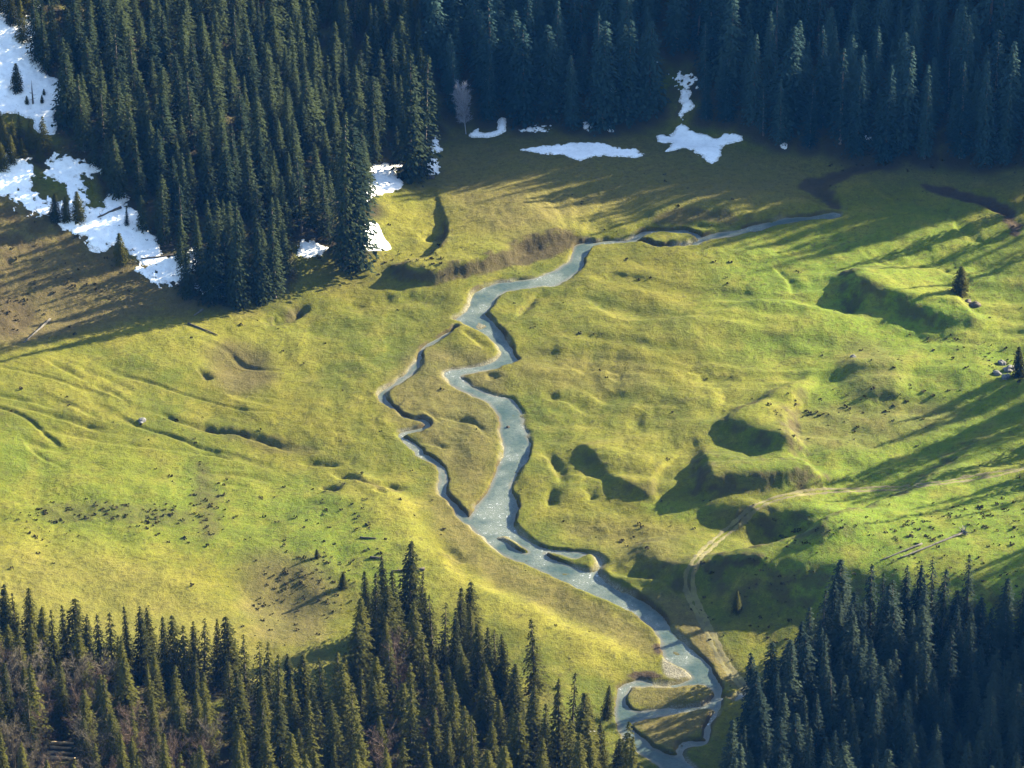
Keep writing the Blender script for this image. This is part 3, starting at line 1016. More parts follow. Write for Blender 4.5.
# forest litter under the stands
LIT = np.zeros(XX.shape)
for t in CATALOG:
    r = 0.19 * t['h'] + 1.2
    P = np.array([[t['x'], t['y']]])
    w = window(P, r * 1.4)
    dd = np.hypot(XX[w] - t['x'], YY[w] - t['y'])
    LIT[w] = np.maximum(LIT[w], (0.95 if not t.get('lone') else 0.25) * sstep(r * 1.4, r * 0.5, dd))

# ------------------------------------------------------------------ terrain object
ny, nx = XX.shape
idx = np.arange(ny * nx).reshape(ny, nx)
quads = np.stack([idx[:-1, :-1], idx[:-1, 1:], idx[1:, 1:], idx[1:, :-1]], -1).reshape(-1, 4)
land = link('meadow_ground', mesh_np('meadow_ground', np.stack([XX, YY, Z], -1).reshape(-1, 3), quads, M_MEADOW,
            dict(dry=DRY, mud_shade=MUD_SHADE, lime=LIME, gravel=GRAVEL, litter=LIT, straw_lift=STRAW_LIFT), True), kind='structure')


# ------------------------------------------------------------------ sheets that follow the land: water, track, snow
def sheet(name, field, x0, x1, y0, y1, step, thick, soft, material, level=None, **props):
    """ground cover where field<0; its rim dips under the land"""
    xs, ys = np.arange(x0, x1 + step, step), np.arange(y0, y1 + step, step)
    X, Y = np.meshgrid(xs, ys)
    f = field(X, Y)
    if level is None:
        z = sample(Z, X, Y) + np.clip(-f * thick / soft, -0.25, thick)
        keep = f < soft * 1.6
    else:
        z = np.full(X.shape, level)
        keep = f < 1.2
    k = keep[:-1, :-1] & keep[:-1, 1:] & keep[1:, 1:] & keep[1:, :-1]
    ii = np.arange(X.size).reshape(X.shape)
    q = np.stack([ii[:-1, :-1], ii[:-1, 1:], ii[1:, 1:], ii[1:, :-1]], -1)[k]
    if not len(q):
        return None
    u, inv = np.unique(q.ravel(), return_inverse=True)
    V = np.stack([X, Y, z], -1).reshape(-1, 3)[u]
    return link(name, mesh_np(name, V, inv.reshape(-1, 4), material, dict(inner=np.clip(-f.reshape(-1)[u], -1, 6)), True), **props)


b0, b1 = allp.min(0) - 3, allp.max(0) + 3
sheet('stream', lambda X, Y: sample(SF, X, Y), b0[0], b1[0], b0[1], b1[1], 0.5, 0, 1, M_WATER, level=WATER_Z, kind='structure')


def track_field(X, Y):
    d, s, al = line_field(tk, X, Y)
    return np.abs(d - 0.62) - 0.36 - 0.30 * fbm(X, Y, 2.2, 3, 61) - 0.16 * sstep(0.55, 0.75, al)


b0, b1 = tk.min(0) - 3, tk.max(0) + 3
sheet('dirt_track', track_field, b0[0], b1[0], b0[1], b1[1], 0.22, 0.05, 0.25, M_TRACK, kind='structure')

SNOW = [
    ([(-60, -40), (36, -40), (34, 20), (36, 60), (44, 75), (56, 82), (60, 96), (54, 112), (50, 134), (40, 130), (34, 118), (20, 112), (8, 112), (-20, 120), (-80, 110)], 1.6, 4.5, 0.5,
     'large bluish white snowfield on the steep slope in the upper left corner'),
    ([(-60, 140), (6, 148), (12, 158), (26, 162), (32, 172), (28, 182), (30, 200), (34, 208), (20, 200), (6, 192), (-60, 200)], 1.4, 3.5, 0.9,
     'ragged white snow patch at the left border below the dark clump of spruces'),
    ([(60, 158), (72, 160), (92, 166), (98, 172), (78, 178), (84, 196), (88, 208), (76, 204), (70, 190), (58, 178), (46, 172)], 1.1, 2.8, 1.1,
     'broken snow patch full of dark holes, halfway down the left slope'),
    ([(60, 222), (84, 214), (104, 208), (116, 194), (124, 196), (124, 210), (136, 212), (142, 228), (150, 232), (160, 254), (162, 260), (146, 262), (128, 248), (112, 242), (104, 250), (92, 248), (88, 236), (74, 230)], 1.1, 3.0, 0.7,
     'wide white snow patch with small spruces beside the wooded spur on the left'),
    ([(16, 196), (30, 192), (42, 200), (62, 206), (90, 214), (70, 222), (46, 214), (28, 208)], 0.8, 2.0, 1.5, 'thin scattered snow crumbs on the brown slope beside the three short spruces'),
    ([(156, 262), (176, 256), (194, 252), (200, 260), (186, 272), (176, 282), (160, 284), (152, 276), (140, 270)], 0.9, 2.5, 1.0,
     'crumbling snow patch by the fallen log at the foot of the left spur'),
    ([(198, 288), (208, 286), (220, 288), (222, 293), (206, 292)], 0.7, 2.0, 0.8, 'small snow scraps under the spruces at the tip of the spur'),
    ([(298, 246), (306, 240), (316, 244), (330, 246), (324, 256), (300, 258)], 0.7, 2.5, 0.6, 'small bright snow scrap under the spur trees left of the tall twins'),
    ([(357, 226), (376, 222), (384, 236), (391, 249), (374, 251), (358, 250)], 0.6, 5.0, 0.15, 'brightest sunlit snow tongue right of the tall twin spruces'),
    ([(362, 168), (366, 162), (380, 164), (404, 164), (396, 172), (404, 182), (400, 190), (380, 195), (362, 204)], 0.9, 3.0, 0.4, 'bluish snow patch in the notch of the spur above the sunlit tongue'),
    ([(428, 160), (436, 157), (440, 166), (438, 174), (428, 175)], 0.5, 2.0, 0.4, 'small white snow scrap at the right corner of the spur'),
    ([(431, 146), (436, 132), (438, 140), (442, 150), (434, 154)], 0.5, 2.0, 0.5, 'sliver of snow in the gap between the spur and the far forest'),
    ([(468, 135), (478, 128), (480, 132), (496, 130), (498, 119), (507, 118), (505, 132), (494, 137), (474, 138)], 0.6, 2.5, 0.2, 'hook-shaped snow patch right of the frosty plume tree'),
    ([(521, 150), (540, 146), (560, 144), (580, 142), (604, 143), (620, 148), (636, 149), (644, 157), (620, 157), (600, 156), (578, 161), (566, 156), (540, 154)], 0.9, 2.2, 0.5,
     'long flat oval snow patch on the brown meadow before the far forest'),
    ([(656, 135), (672, 134), (680, 122), (688, 128), (700, 132), (716, 138), (728, 132), (744, 140), (722, 148), (722, 156), (712, 164), (700, 156), (686, 149), (664, 152), (672, 144), (658, 142)], 0.9, 2.6, 0.4,
     'star-shaped white snow patch at the mouth of the forest gully'),
    ([(678, 90), (688, 88), (692, 100), (693, 110), (686, 114), (684, 122), (680, 118), (680, 104)], 0.8, 2.2, 0.5, 'steep snow strip rising up the forest gully above the star-shaped patch'),
    ([(672, 80), (678, 74), (690, 76), (698, 78), (696, 86), (680, 86)], 0.8, 1.6, 1.2, 'speckled snow remains at the head of the forest gully'),
    ([(648, 61), (656, 60), (660, 62), (650, 63)], 0.4, 2.0, 0.2, 'thin white snow streak high in the far forest left of the gully'),
    ([(520, 130), (526, 128), (538, 126), (552, 127), (548, 131), (524, 132)], 0.5, 1.6, 0.7, 'thin snow remains under the far forest above the oval patch, leftmost'),
    ([(582, 128), (586, 121), (592, 128), (588, 131)], 0.4, 1.6, 0.5, 'little heap of snow under the far forest above the right half of the oval patch'),
    ([(607, 131), (611, 125), (614, 131), (610, 133)], 0.4, 1.6, 0.4, 'little heap of snow under the far forest just left of the gully'),
    ([(606, 88), (616, 86), (618, 93), (610, 95)], 0.5, 1.6, 0.7, 'snow scrap between trunks high above the right half of the oval patch'),
    ([(780, 144), (786, 142), (789, 148), (782, 149)], 0.4, 1.6, 0.3, 'single small snow scrap at the forest foot right of the star-shaped patch'),
    ([(863, 137), (872, 136), (876, 139), (868, 140)], 0.4, 1.6, 0.8, 'faint snow scraps under the right part of the far forest'),
    ([(584, 732), (590, 729), (597, 730), (594, 733), (586, 734)], 0.4, 1.5, 0.1, 'tiny bright snow scrap among the spruces by the lower stream loop'),
]
for pts, rough_, ns, amp, lab in SNOW:
    P = to_world(pts, 3, True)

    def snow_field(X, Y, P=P, ns=ns, amp=amp):
        return poly_sd(P, X, Y) + amp * (fbm(X, Y, ns, 4, 41, 0.6) * 1.5 + 1.5 * np.maximum(fbm(X, Y, ns * 0.5, 3, 47) - 0.1, 0)) + 0.1 - (0.9 if P[:, 0].max() < -62 else 0.0)
    a, b = P.min(0) - 2, P.max(0) + 2
    step = 0.3 if (b - a).max() < 70 else 0.45
    sheet('snow_patch', snow_field, a[0], b[0], a[1], b[1], step, 0.16, 0.35, M_SNOW, label=lab, category='snow patch', group='snow patches left on the ground')
print('sheets', round(time.time() - T0, 1))


# ------------------------------------------------------------------ spruce prototypes
def spruce_proto(seed, ratio, dens=1.0, levels=30, gap=0.0, bare_low=0.05, power=0.80):
    """unit-height crown as many small sprays of needles; returns V, F(quads), tip"""
    rg = np.random.default_rng(seed)
    Vs, tips = [], []
    ph = rg.uniform(0, 6.28)
    for li in range(levels):
        t = bare_low + (1 - bare_low) * (li / levels) ** 0.92 + rg.uniform(-0.008, 0.008)
        t = min(t, 0.985)
        env = (1 - t) ** power * (0.72 + 0.28 * min(1, t / 0.18))
        R = 0.5 * 1.28 * ratio * env * rg.uniform(0.78, 1.15) + 0.006
        nb = int(round((6 + 7 * env) * dens))
        for b in range(nb):
            if rg.random() < gap:
                continue
            az = ph + 2 * PI * (b + rg.uniform(-0.35, 0.35)) / nb
            r = R * rg.uniform(0.7, 1.15)
            droop = rg.uniform(0.15, 0.5) * (1 - 0.75 * t)
            ns = max(2, int(2.5 + 6.5 * env))
            ca, sa = math.cos(az), math.sin(az)
            for k in range(ns):
                u = (k + rg.uniform(0.35, 1.0)) / ns
                rad = r * (0.12 + 0.88 * u)
                z = t - droop * rad * u + 0.015 * (1 - u)
                side = rg.uniform(-1, 1) * 0.28 * rad
                cx, cy = ca * rad - sa * side, sa * rad + ca * side
                L = (ratio / 0.27) ** 0.9 * rg.uniform(0.018, 0.032) * (0.7 + 0.5 * env)
                Wd = L * rg.uniform(0.55, 0.9)
                a2 = az + rg.uniform(-0.55, 0.55)
                dz = -rg.uniform(0.1, 1.1)
                ax = np.array([math.cos(a2), math.sin(a2), dz])
                ax /= np.linalg.norm(ax)
                bx = np.array([-math.sin(a2), math.cos(a2), rg.uniform(-0.3, 0.3)])
                bx /= np.linalg.norm(bx)
                c = np.array([cx, cy, z])
                Vs += [c - ax * L * 0.5 - bx * Wd * 0.25, c - bx * Wd * 0.6, c + ax * L * 0.8, c + bx * Wd * 0.6]
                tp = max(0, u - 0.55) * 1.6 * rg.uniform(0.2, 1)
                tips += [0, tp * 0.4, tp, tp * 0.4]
        ph += 1.1
    for k in range(5):     # leader shoot
        a = rg.uniform(0, 6.28)
        w_ = 0.005
        c, s_ = math.cos(a) * w_, math.sin(a) * w_
        Vs += [np.array([c, s_, 0.94]), np.array([-c, -s_, 0.94]), np.array([-c * 0.2, -s_ * 0.2, 1.0]), np.array([c * 0.2, s_ * 0.2, 1.0])]
        tips += [0.2] * 4
    V = np.array(Vs)
    F = np.arange(len(V)).reshape(-1, 4)
    return V, F, np.array(tips)


def trunk_proto(base=0.013):
    path = [(0, 0, -0.03), (0, 0, 0.0), (0, 0, 0.3), (0, 0, 0.65), (0, 0, 0.97)]
    return tube(path, [base * 1.5, base * 1.25, base, base * 0.6, base * 0.1], 7)


PROTO = [spruce_proto(100 + k, r, dn, lv, gp, bl, *pw) for k, (r, dn, lv, gp, bl, *pw) in enumerate([
    (0.26, 1.0, 32, 0.04, 0.03), (0.24, 1.05, 34, 0.02, 0.03), (0.32, 1.1, 30, 0.06, 0.04, 0.7), (0.20, 1.0, 36, 0.05, 0.06, 0.9), (0.27, 0.9, 28, 0.2, 0.05), (0.34, 1.15, 27, 0.1, 0.03, 0.95), (0.22, 0.8, 26, 0.32, 0.12, 0.6), (0.29, 1.1, 30, 0.12, 0.02, 0.6),
    (0.25, 1.1, 33, 0.03, 0.02), (0.23, 0.85, 30, 0.2, 0.08), (0.28, 1.05, 31, 0.08, 0.03)])]
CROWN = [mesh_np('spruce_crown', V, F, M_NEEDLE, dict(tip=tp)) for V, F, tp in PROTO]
THIN = spruce_proto(300, 0.26, 0.55, 24, 0.3, 0.14)
CROWN_THIN = mesh_np('spruce_crown', THIN[0], THIN[1], M_NEEDLE, dict(tip=THIN[2]))
CROWN_HAZE = [mesh_np('spruce_crown', V, F, M_NEEDLE_HAZE, dict(tip=tp)) for V, F, tp in PROTO]
CROWN_SHADE = [mesh_np('spruce_crown', V, F, M_NEEDLE_SHADE, dict(tip=tp)) for V, F, tp in PROTO]
CROWN_COOL = [mesh_np('spruce_crown', V, F, M_NEEDLE_COOL, dict(tip=tp)) for V, F, tp in PROTO]
BUSH = spruce_proto(310, 0.46, 1.4, 22, 0.03, 0.04, 0.62)
CROWN_BUSH = mesh_np('spruce_crown', BUSH[0], BUSH[1], M_NEEDLE, dict(tip=BUSH[2]))
tv, tf = trunk_proto()
TRUNK = mesh_py('spruce_trunk', tv, tf, M_BARK)
print('crown quads', [len(p[1]) for p in PROTO])


def bare_proto(seed, ratio=0.5, upright=0.55, n1_=26, fine_=16):
    """leafless broad tree: limbs and a haze of twigs"""
    rg = np.random.default_rng(seed)
    tw_v, tw_f = [], []
    lim_v, lim_f = [], []

    def quad_strip(a, b, w0, w1):
        d_ = b - a
        n_ = np.cross(d_, rg.normal(size=3))
        n_ /= np.linalg.norm(n_) + 1e-9
        k = len(tw_v)
        tw_v.extend([a - n_ * w0, a + n_ * w0, b + n_ * w1, b - n_ * w1])
        tw_f.append((k, k + 1, k + 2, k + 3))

    def limb(path, r0, r1):
        n = len(path)
        v, f = tube(path, [r0 + (r1 - r0) * i / (n - 1) for i in range(n)], 5)
        k = len(lim_v)
        lim_v.extend(v)
        lim_f.extend([tuple(k + i for i in q) for q in f])
    trunk = [np.array([0, 0, -0.03]), np.array([0, 0, 0.0]), np.array([rg.normal(0, .01), rg.normal(0, .01), 0.35]), np.array([rg.normal(0, .015), rg.normal(0, .015), 0.65]), np.array([rg.normal(0, .02), rg.normal(0, .02), 0.95])]
    limb(trunk, 0.011, 0.002)
    for i in range(n1_):
        t = rg.uniform(0.18, 0.92)
        az = rg.uniform(0, 2 * PI)
        L = ratio * (0.25 + 0.75 * math.sin(PI * min(1, max(0.08, (t - 0.05) * 0.95)))) * 0.62 * rg.uniform(0.7, 1.15)
        up = upright + 0.6 * t
        dirv = np.array([math.cos(az), math.sin(az), up * rg.uniform(0.6, 1.3)])
        dirv /= np.linalg.norm(dirv)
        a = np.array([0, 0, t])
        m = a + dirv * L * 0.5
        e = m + (dirv + np.array([0, 0, 0.35])) / np.linalg.norm(dirv + np.array([0, 0, 0.35])) * L * 0.5
        limb([a, m, e], 0.0036, 0.0012)
        for k in range(fine_):
            u = rg.uniform(0.15, 1.0)
            s_ = a + (m - a) * min(1, 2 * u) + (e - m) * max(0, 2 * u - 1)
            dv = dirv * 0.6 + rg.normal(0, 0.55, 3) + np.array([0, 0, 0.5])
            dv /= np.linalg.norm(dv)
            l2 = rg.uniform(0.04, 0.10)
            e2 = s_ + dv * l2
            quad_strip(s_, e2, 0.0016, 0.0008)
            for j in range(5):
                w_ = rg.uniform(0.3, 1)
                s3 = s_ + (e2 - s_) * w_
                d3 = dv + rg.normal(0, 0.6, 3)
                d3 /= np.linalg.norm(d3)
                quad_strip(s3, s3 + d3 * rg.uniform(0.025, 0.06), 0.0014, 0.0006)
    return (np.array(tw_v), tw_f), (np.array(lim_v), lim_f)


BARE = []
for k in range(4):
    (a, b), (c, d_) = bare_proto(500 + k, 0.62, 0.5)
    BARE.append((a, b, c, d_))
BARE_CROWN = {}
for nm, m_ in (('twig', M_TWIG), ('red', M_REDTWIG), ('pale', M_PALE)):
    BARE_CROWN[nm] = [(mesh_np('twig_crown', a, b, m_), mesh_py('limbs', c, d_, m_)) for a, b, c, d_ in BARE]
(pa, pb), (pc, pd) = bare_proto(600, 0.42, 1.0, 46, 22)
PLUME = (mesh_np('twig_crown', pa, pb, M_PALE), mesh_py('limbs', pc, pd, M_PALE))

# ------------------------------------------------------------------ labels for the trees of the stands
ORD = ['first', 'second', 'third', 'fourth', 'fifth', 'sixth', 'seventh', 'eighth', 'ninth', 'tenth', 'eleventh', 'twelfth', 'thirteenth', 'fourteenth', 'fifteenth', 'sixteenth', 'seventeenth', 'eighteenth', 'nineteenth',
       'twentieth', 'twenty-first', 'twenty-second', 'twenty-third', 'twenty-fourth', 'twenty-fifth', 'twenty-sixth', 'twenty-seventh', 'twenty-eighth', 'twenty-ninth', 'thirtieth'] + ['thirty-' + w for w in
      ('first', 'second', 'third', 'fourth', 'fifth', 'sixth', 'seventh', 'eighth', 'ninth')] + ['fortieth']


def zone_label(t):
    x, y, s_ = t['bx'], t['ty'], t['stand']
    if s_ == 'lower left':
        a = 'among the leafless trees' if x < 150 else 'below the yellow slope' if x < 250 else 'below the notch in its edge' if x < 350 else 'below the corner group' if x < 430 else 'towards the stream'
        b = 'middle ranks' if y < 675 else 'lowest ranks'
        return 'olive green spruce of the lower left forest, ' + b + ' ' + a
    if s_ == 'lower right':
        a = 'at its stream side' if x < 830 else 'in its middle' if x < 930 else 'at its far right side'
        b = 'upper ranks' if y < 670 else 'lower ranks'
        return 'shade-darkened bluish spruce of the shaded lower right forest, ' + b + ' ' + a
    if s_ == 'spur':
        a = 'beside the large snowfield' if x < 120 else 'between snowfield and spur tip' if x < 230 else 'above the tall twins' if x < 330 else 'near the gap to the far forest'
        b = 'high up' if y < 50 else 'halfway up' if y < 130 else 'low down'
        return 'dark spruce on the wooded spur, ' + b + ' ' + a
    if s_ == 'back':
        a = 'behind the frosty plume tree' if x < 530 else 'above the oval snow patch' if x < 650 else 'beside the snow gully' if x < 760 else 'above the dry stream head' if x < 900 else 'at the far right end'
        b = 'front ranks' if t['by'] > 105 else 'upper ranks'
        return 'tall haze-blue spruce of the far forest, ' + b + ' ' + a
    return 'dark spruce of the clump between the snowfields ' + ('near the upper left corner' if y < 60 else 'at the left border')


def front_label(st, n):
    if st == 'lower left':
        return 'spruce of the upper fringe of the lower left forest, %s from the left' % ORD[n]
    return 'spruce of the upper fringe of the shaded lower right forest, %s from the left' % ORD[n]


for st in ('lower left', 'lower right'):
    fr = sorted([t for t in CATALOG if t['stand'] == st and t.get('fringe')], key=lambda t: t['bx'])
    for n, t in enumerate(fr):
        t['label'] = front_label(st, n)
for st, txt in (('spur', 'front row of the wooded spur'), ('back', 'front row of the far forest')):
    fr = []
    for t in CATALOG:
        full = max(1.0, (t['by'] - t['ty']) * (t['by'] - t['ty']) * 0.13 * t['wf'] / 4 * 1.05)
        if t['stand'] == st and t['kind'] == 'spruce' and t['show'] / full > 0.72 and t['by'] > (118 if st == 'back' else 150):
            fr.append(t)
    fr.sort(key=lambda t: t['bx'])
    for n, t in enumerate(fr[:len(ORD)]):
        t['label'] = 'spruce standing free in the %s, %s from the left' % (txt, ORD[n])
    print(st, 'front row', len(fr))
GROUPS = {'lower left': 'spruces of the lower left forest', 'lower right': 'spruces of the shaded lower right forest', 'spur': 'spruces on the wooded spur', 'back': 'spruces of the far forest',
          'snow clump': 'spruces among the snowfields', 'lone': 'spruces standing singly or in small groups', 'bare': 'leafless trees in the lower left corner', 'bare single': 'leafless trees among the spruces',
          'pale': 'pale leafless trees of the far forest'}

# ------------------------------------------------------------------ place the trees
pick = np.random.default_rng(99)
REST_V, REST_F, REST_T, REST_M, nrest = [], [], [], [], 0


def bake(t, k):
    global nrest
    V, F, tp = PROTO[k]
    a = pick.uniform(0, 2 * PI)
    R = np.array([[math.cos(a), -math.sin(a)], [math.sin(a), math.cos(a)]])
    W_ = V.copy()
    W_[:, :2] = (V[:, :2] @ R.T) * t['h'] * t['wf']
    W_[:, 2] = V[:, 2] * t['h']
    W_ += np.array([t['x'], t['y'], t['z']])
    REST_V.append(W_)
    REST_F.append(F + nrest)
    REST_T.append(tp)
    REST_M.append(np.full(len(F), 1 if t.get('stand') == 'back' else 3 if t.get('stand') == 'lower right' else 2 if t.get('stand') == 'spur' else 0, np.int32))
    nrest += len(V)


nbare = 0
for i, t in enumerate(CATALOG):
    k = int(pick.integers(len(PROTO)))
    lab = t.get('label')
    if t['kind'] == 'spruce':
        if i not in INDIV:
            bake(t, k)
            continue
        r = link('spruce_tree', None, label=lab or zone_label(t), category='spruce tree', group=GROUPS[t['stand']])
        parts = [('crown', CROWN_THIN if lab and 'see-through' in lab and 'thin' in lab else CROWN_BUSH if t.get('lone') and t['wf'] >= 1.38 else (CROWN_HAZE if t['stand'] == 'back' else CROWN_SHADE if t['stand'] == 'lower right' else CROWN_COOL if t['stand'] == 'spur' or t['by'] < 320 else CROWN)[k]), ('trunk', TRUNK)]
    else:
        if t['kind'] == 'pale':
            pr = PLUME
        else:
            kind = 'red' if pick.random() < 0.45 else 'twig'
            if t['stand'] == 'bare single':
                kind = 'red'
            pr = BARE_CROWN[kind][k % 4]
        if lab is None:
            if t['stand'] == 'bare':
                col = 'reddish brown' if kind == 'red' else 'grey brown'
                lab = col + ' leafless tree of the lower left corner, ' + ('left of the timber' if t['bx'] < 36 else 'behind the timber' if t['bx'] < 92 and t['by'] < 752 else 'right of the timber' if t['bx'] < 135 else 'next to the green spruces') + (', upper ranks' if t['ty'] < 690 else ', lower ranks')
            else:
                lab = {434: 'reddish leafless tree with a rounded crown low in the lower left forest', 384: 'reddish leafless tree cut by the lower picture edge below the corner group', 398: 'greyish leafless tree just below the corner group with the spire',
                       198: 'reddish leafless tree at the lower picture edge between green spruces'}.get(int(round(t['bx'])), 'reddish leafless tree standing among green spruces')
        r = link('leafless_tree' if t['kind'] == 'bare' else 'pale_leafless_tree', None, label=lab, category='bare tree', group=GROUPS[t['stand']])
        parts = [('crown', pr[0]), ('trunk', pr[1])]
    r.location = (t['x'], t['y'], t['z'])
    r.rotation_euler = (pick.normal(0, 0.028), pick.normal(0, 0.028), pick.uniform(0, 2 * PI))
    w_ = t['h'] * t['wf'] * (0.62 if parts[0][1] is CROWN_BUSH else 1.0)
    r.scale = (w_, w_, t['h'])
    for nm, me in parts:
        link(nm, me, r)

# off-frame forest to the right and around, one mass
rg = np.random.default_rng(321)
pts = []
for k in range(26000):
    x, y = rg.uniform(118, 300), rg.uniform(-165, 185)
    edge = 125 + 0.0 * y + 5 * math.sin(y * 0.07) + 4 * math.sin(y * 0.19 + 1)
    if x < edge:
        continue
    px_, py_, dp_ = project((x, y, float(sample(Z, x, y))))
    if -20 < px_ < 1036:
        continue
    s_ = 6.5 + 0.02 * (x - 120)
    if pts and (np.hypot(np.array(pts)[:, 0] - x, np.array(pts)[:, 1] - y)).min() < s_:
        continue
    pts.append((x, y))
print('off-frame trees', len(pts))
SHADE = pts


def shade_ok(x, y):
    # clearings let the low sun reach the meadow between the stands
    c = y - math.tan(math.radians(32)) * x
    if -70 < c < 14:
        return rg.random() < (0.03 if c < -25 else 0.09)
    if -148 < c < -118:
        return rg.random() < 0.05
    if -118 <= c <= -70:
        return rg.random() < 0.55
    return True


for (x, y) in SHADE:
    if not shade_ok(x, y):
        continue
    z = float(sample(Z, x, y))
    bake(dict(x=x, y=y, z=z, h=rg.uniform(16, 26), wf=rg.uniform(0.85, 1.15)), int(rg.integers(len(PROTO))))
rest = link('spruce_forest', mesh_np('spruce_forest', np.vstack(REST_V), np.vstack(REST_F), M_NEEDLE, dict(tip=np.concatenate(REST_T))), kind='stuff',
            label='dense dark spruce forest filling in behind the nearer single trees', category='forest')
rest.data.materials.append(M_NEEDLE_HAZE)
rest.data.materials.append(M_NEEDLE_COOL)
rest.data.materials.append(M_NEEDLE_SHADE)
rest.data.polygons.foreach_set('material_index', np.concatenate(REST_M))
print('trees', len(INDIV), 'rest quads', sum(len(f) for f in REST_F), round(time.time() - T0, 1))

# ------------------------------------------------------------------ heath tufts scattered over the meadow
rg = np.random.default_rng(77)
cand = []
px = rg.uniform(-10, 1034, 60000)
py = rg.uniform(150, 700, 60000)
gx, gy = G(px, py)
dn = 0.0012 + 0.0 * px
cl = fbm(gx, gy, 9, 3, 71)
dn = np.where(cl > 0.42, 0.04, dn)
for (cx, cy, rx_, ry_, a) in [(110, 512, 85, 8, 1.0), (50, 530, 22, 14, 0.7), (150, 520, 40, 8, 0.6), (205, 505, 16, 34, 0.9), (150, 535, 40, 8, 0.3), (840, 415, 60, 14, 0.35), (930, 525, 70, 14, 0.6), (915, 530, 40, 20, 0.5), (1000, 510, 40, 12, 0.7),
                              (880, 395, 40, 10, 0.3), (800, 540, 26, 12, 0.6), (940, 345, 40, 10, 0.3), (300, 580, 50, 30, 0.5), (275, 595, 30, 20, 0.5), (400, 260, 60, 12, 0.3), (15, 310, 18, 18, 0.8), (90, 270, 70, 30, 0.15), (60, 230, 60, 40, 0.10), (1000, 365, 24, 10, 0.9),
                              (600, 545, 40, 8, 0.2), (760, 600, 50, 40, 0.25), (970, 570, 60, 14, 0.35), (900, 165, 60, 8, 0.5), (1000, 165, 30, 8, 0.6), (670, 180, 40, 8, 0.15), (340, 520, 70, 30, 0.15), (870, 350, 20, 14, 0.2)]:
    q = ((px - cx) / rx_) ** 2 + ((py - cy) / ry_) ** 2
    dn = np.maximum(dn, a * 1.3 * np.exp(-q) * np.clip(0.45 + 1.6 * fbm(gx, gy, 3.5, 2, 73), 0, 1))
keep = rg.random(len(px)) < dn * 0.85
keep &= sample(SF, gx, gy) > 1.0
gx, gy = gx[keep], gy[keep]
gz = sample(Z, gx, gy)
V, F, T_ = [], [], []
for x, y, z in zip(gx, gy, gz):
    r = rg.uniform(0.14, 0.42) * (1.0 + 0.9 * rg.random() ** 3)
    h = r * rg.uniform(0.5, 1.0)
    for k in range(7):
        a = rg.uniform(0, 2 * PI)
        c = np.array([x, y, z]) + np.array([math.cos(a) * r * 0.6, math.sin(a) * r * 0.5, h * rg.uniform(0.2, 0.7)])
        n1v = rg.normal(size=3)
        n1v /= np.linalg.norm(n1v)
        n2v = np.cross(n1v, rg.normal(size=3))
        n2v /= np.linalg.norm(n2v)
        k0 = len(V)
        V += [c - n1v * r * 0.5, c - n2v * r * 0.4, c + n1v * r * 0.5, c + n2v * r * 0.4]
        F.append((k0, k0 + 1, k0 + 2, k0 + 3))
        T_ += [0.0] * 4
link('heath_scrub', mesh_np('heath_scrub', np.array(V), np.array(F), M_SCRUB, dict(tip=T_)), kind='stuff', label='low dark heath tufts dotted over the meadow', category='scrub')
print('tufts', len(gx), round(time.time() - T0, 1))


# ------------------------------------------------------------------ logs, snag, rocks
def log_between(a, b, r, material, label, cat='fallen log', group=None, stubs=0, roots=False, name='fallen_log', lift=0.0):
    x, y = G([a[0], b[0]], [a[1], b[1]])
    n = 9
    ts = np.linspace(0, 1, n)
    X, Y = x[0] + (x[1] - x[0]) * ts, y[0] + (y[1] - y[0]) * ts
    zz = sample(Z, X, Y)
    zfit = np.polyval(np.polyfit(ts, zz, 1), ts)
    zl = zfit + max(0, (zz - zfit).max()) * 0.5 + r * 0.75 + lift
    cx, cy, cz = X[n // 2], Y[n // 2], zl[n // 2]
    rl = np.random.default_rng(int(a[0] * 7 + a[1]))
    path = np.stack([X - cx + rl.normal(0, r * 0.15, n), Y - cy + rl.normal(0, r * 0.15, n), zl - cz], 1)
    v, f = tube(path, [r * (1.1 - 0.6 * t) for t in ts], 8)
    V_, F_ = list(v), list(f)
    o = link(name, None, label=label, category=cat, group=group)
    o.location = (cx, cy, cz)
    ax = (path[-1] - path[0]) / np.linalg.norm(path[-1] - path[0])
    link('trunk', mesh_py('trunk', V_, F_, material), o)
    for k in range(stubs):
        t = rl.uniform(0.3, 0.95)
        p0 = path[0] + (path[-1] - path[0]) * t
        dv = rl.normal(size=3)
        dv -= ax * (dv @ ax)
        dv[2] = abs(dv[2])
        dv = dv / np.linalg.norm(dv) + ax * 0.5
        v, f = tube([p0, p0 + dv * rl.uniform(0.5, 1.4)], [r * 0.25, r * 0.08], 5)
        link('branch_stub', mesh_py('branch_stub', v, f, material), o)
    if roots:
        V_, F_ = [], []
        for k in range(11):
            a_ = 2 * PI * k / 11
            u1 = np.cross(ax, [0, 0, 1])
            u1 /= np.linalg.norm(u1)
            u2 = np.cross(ax, u1)
            dv = math.cos(a_) * u1 + math.sin(a_) * u2 - ax * 0.25
            p0 = path[0]
            L = rl.uniform(0.9, 1.7)
            v, f = tube([p0, p0 + dv * L * 0.5, p0 + dv * L + rl.normal(0, 0.15, 3)], [r * 0.8, r * 0.45, r * 0.12], 5)
            k0 = len(V_)
            V_ += list(v)
            F_ += [tuple(k0 + i for i in q_) for q_ in f]
        link('root_plate', mesh_py('root_plate', V_, F_, material), o)
    return o


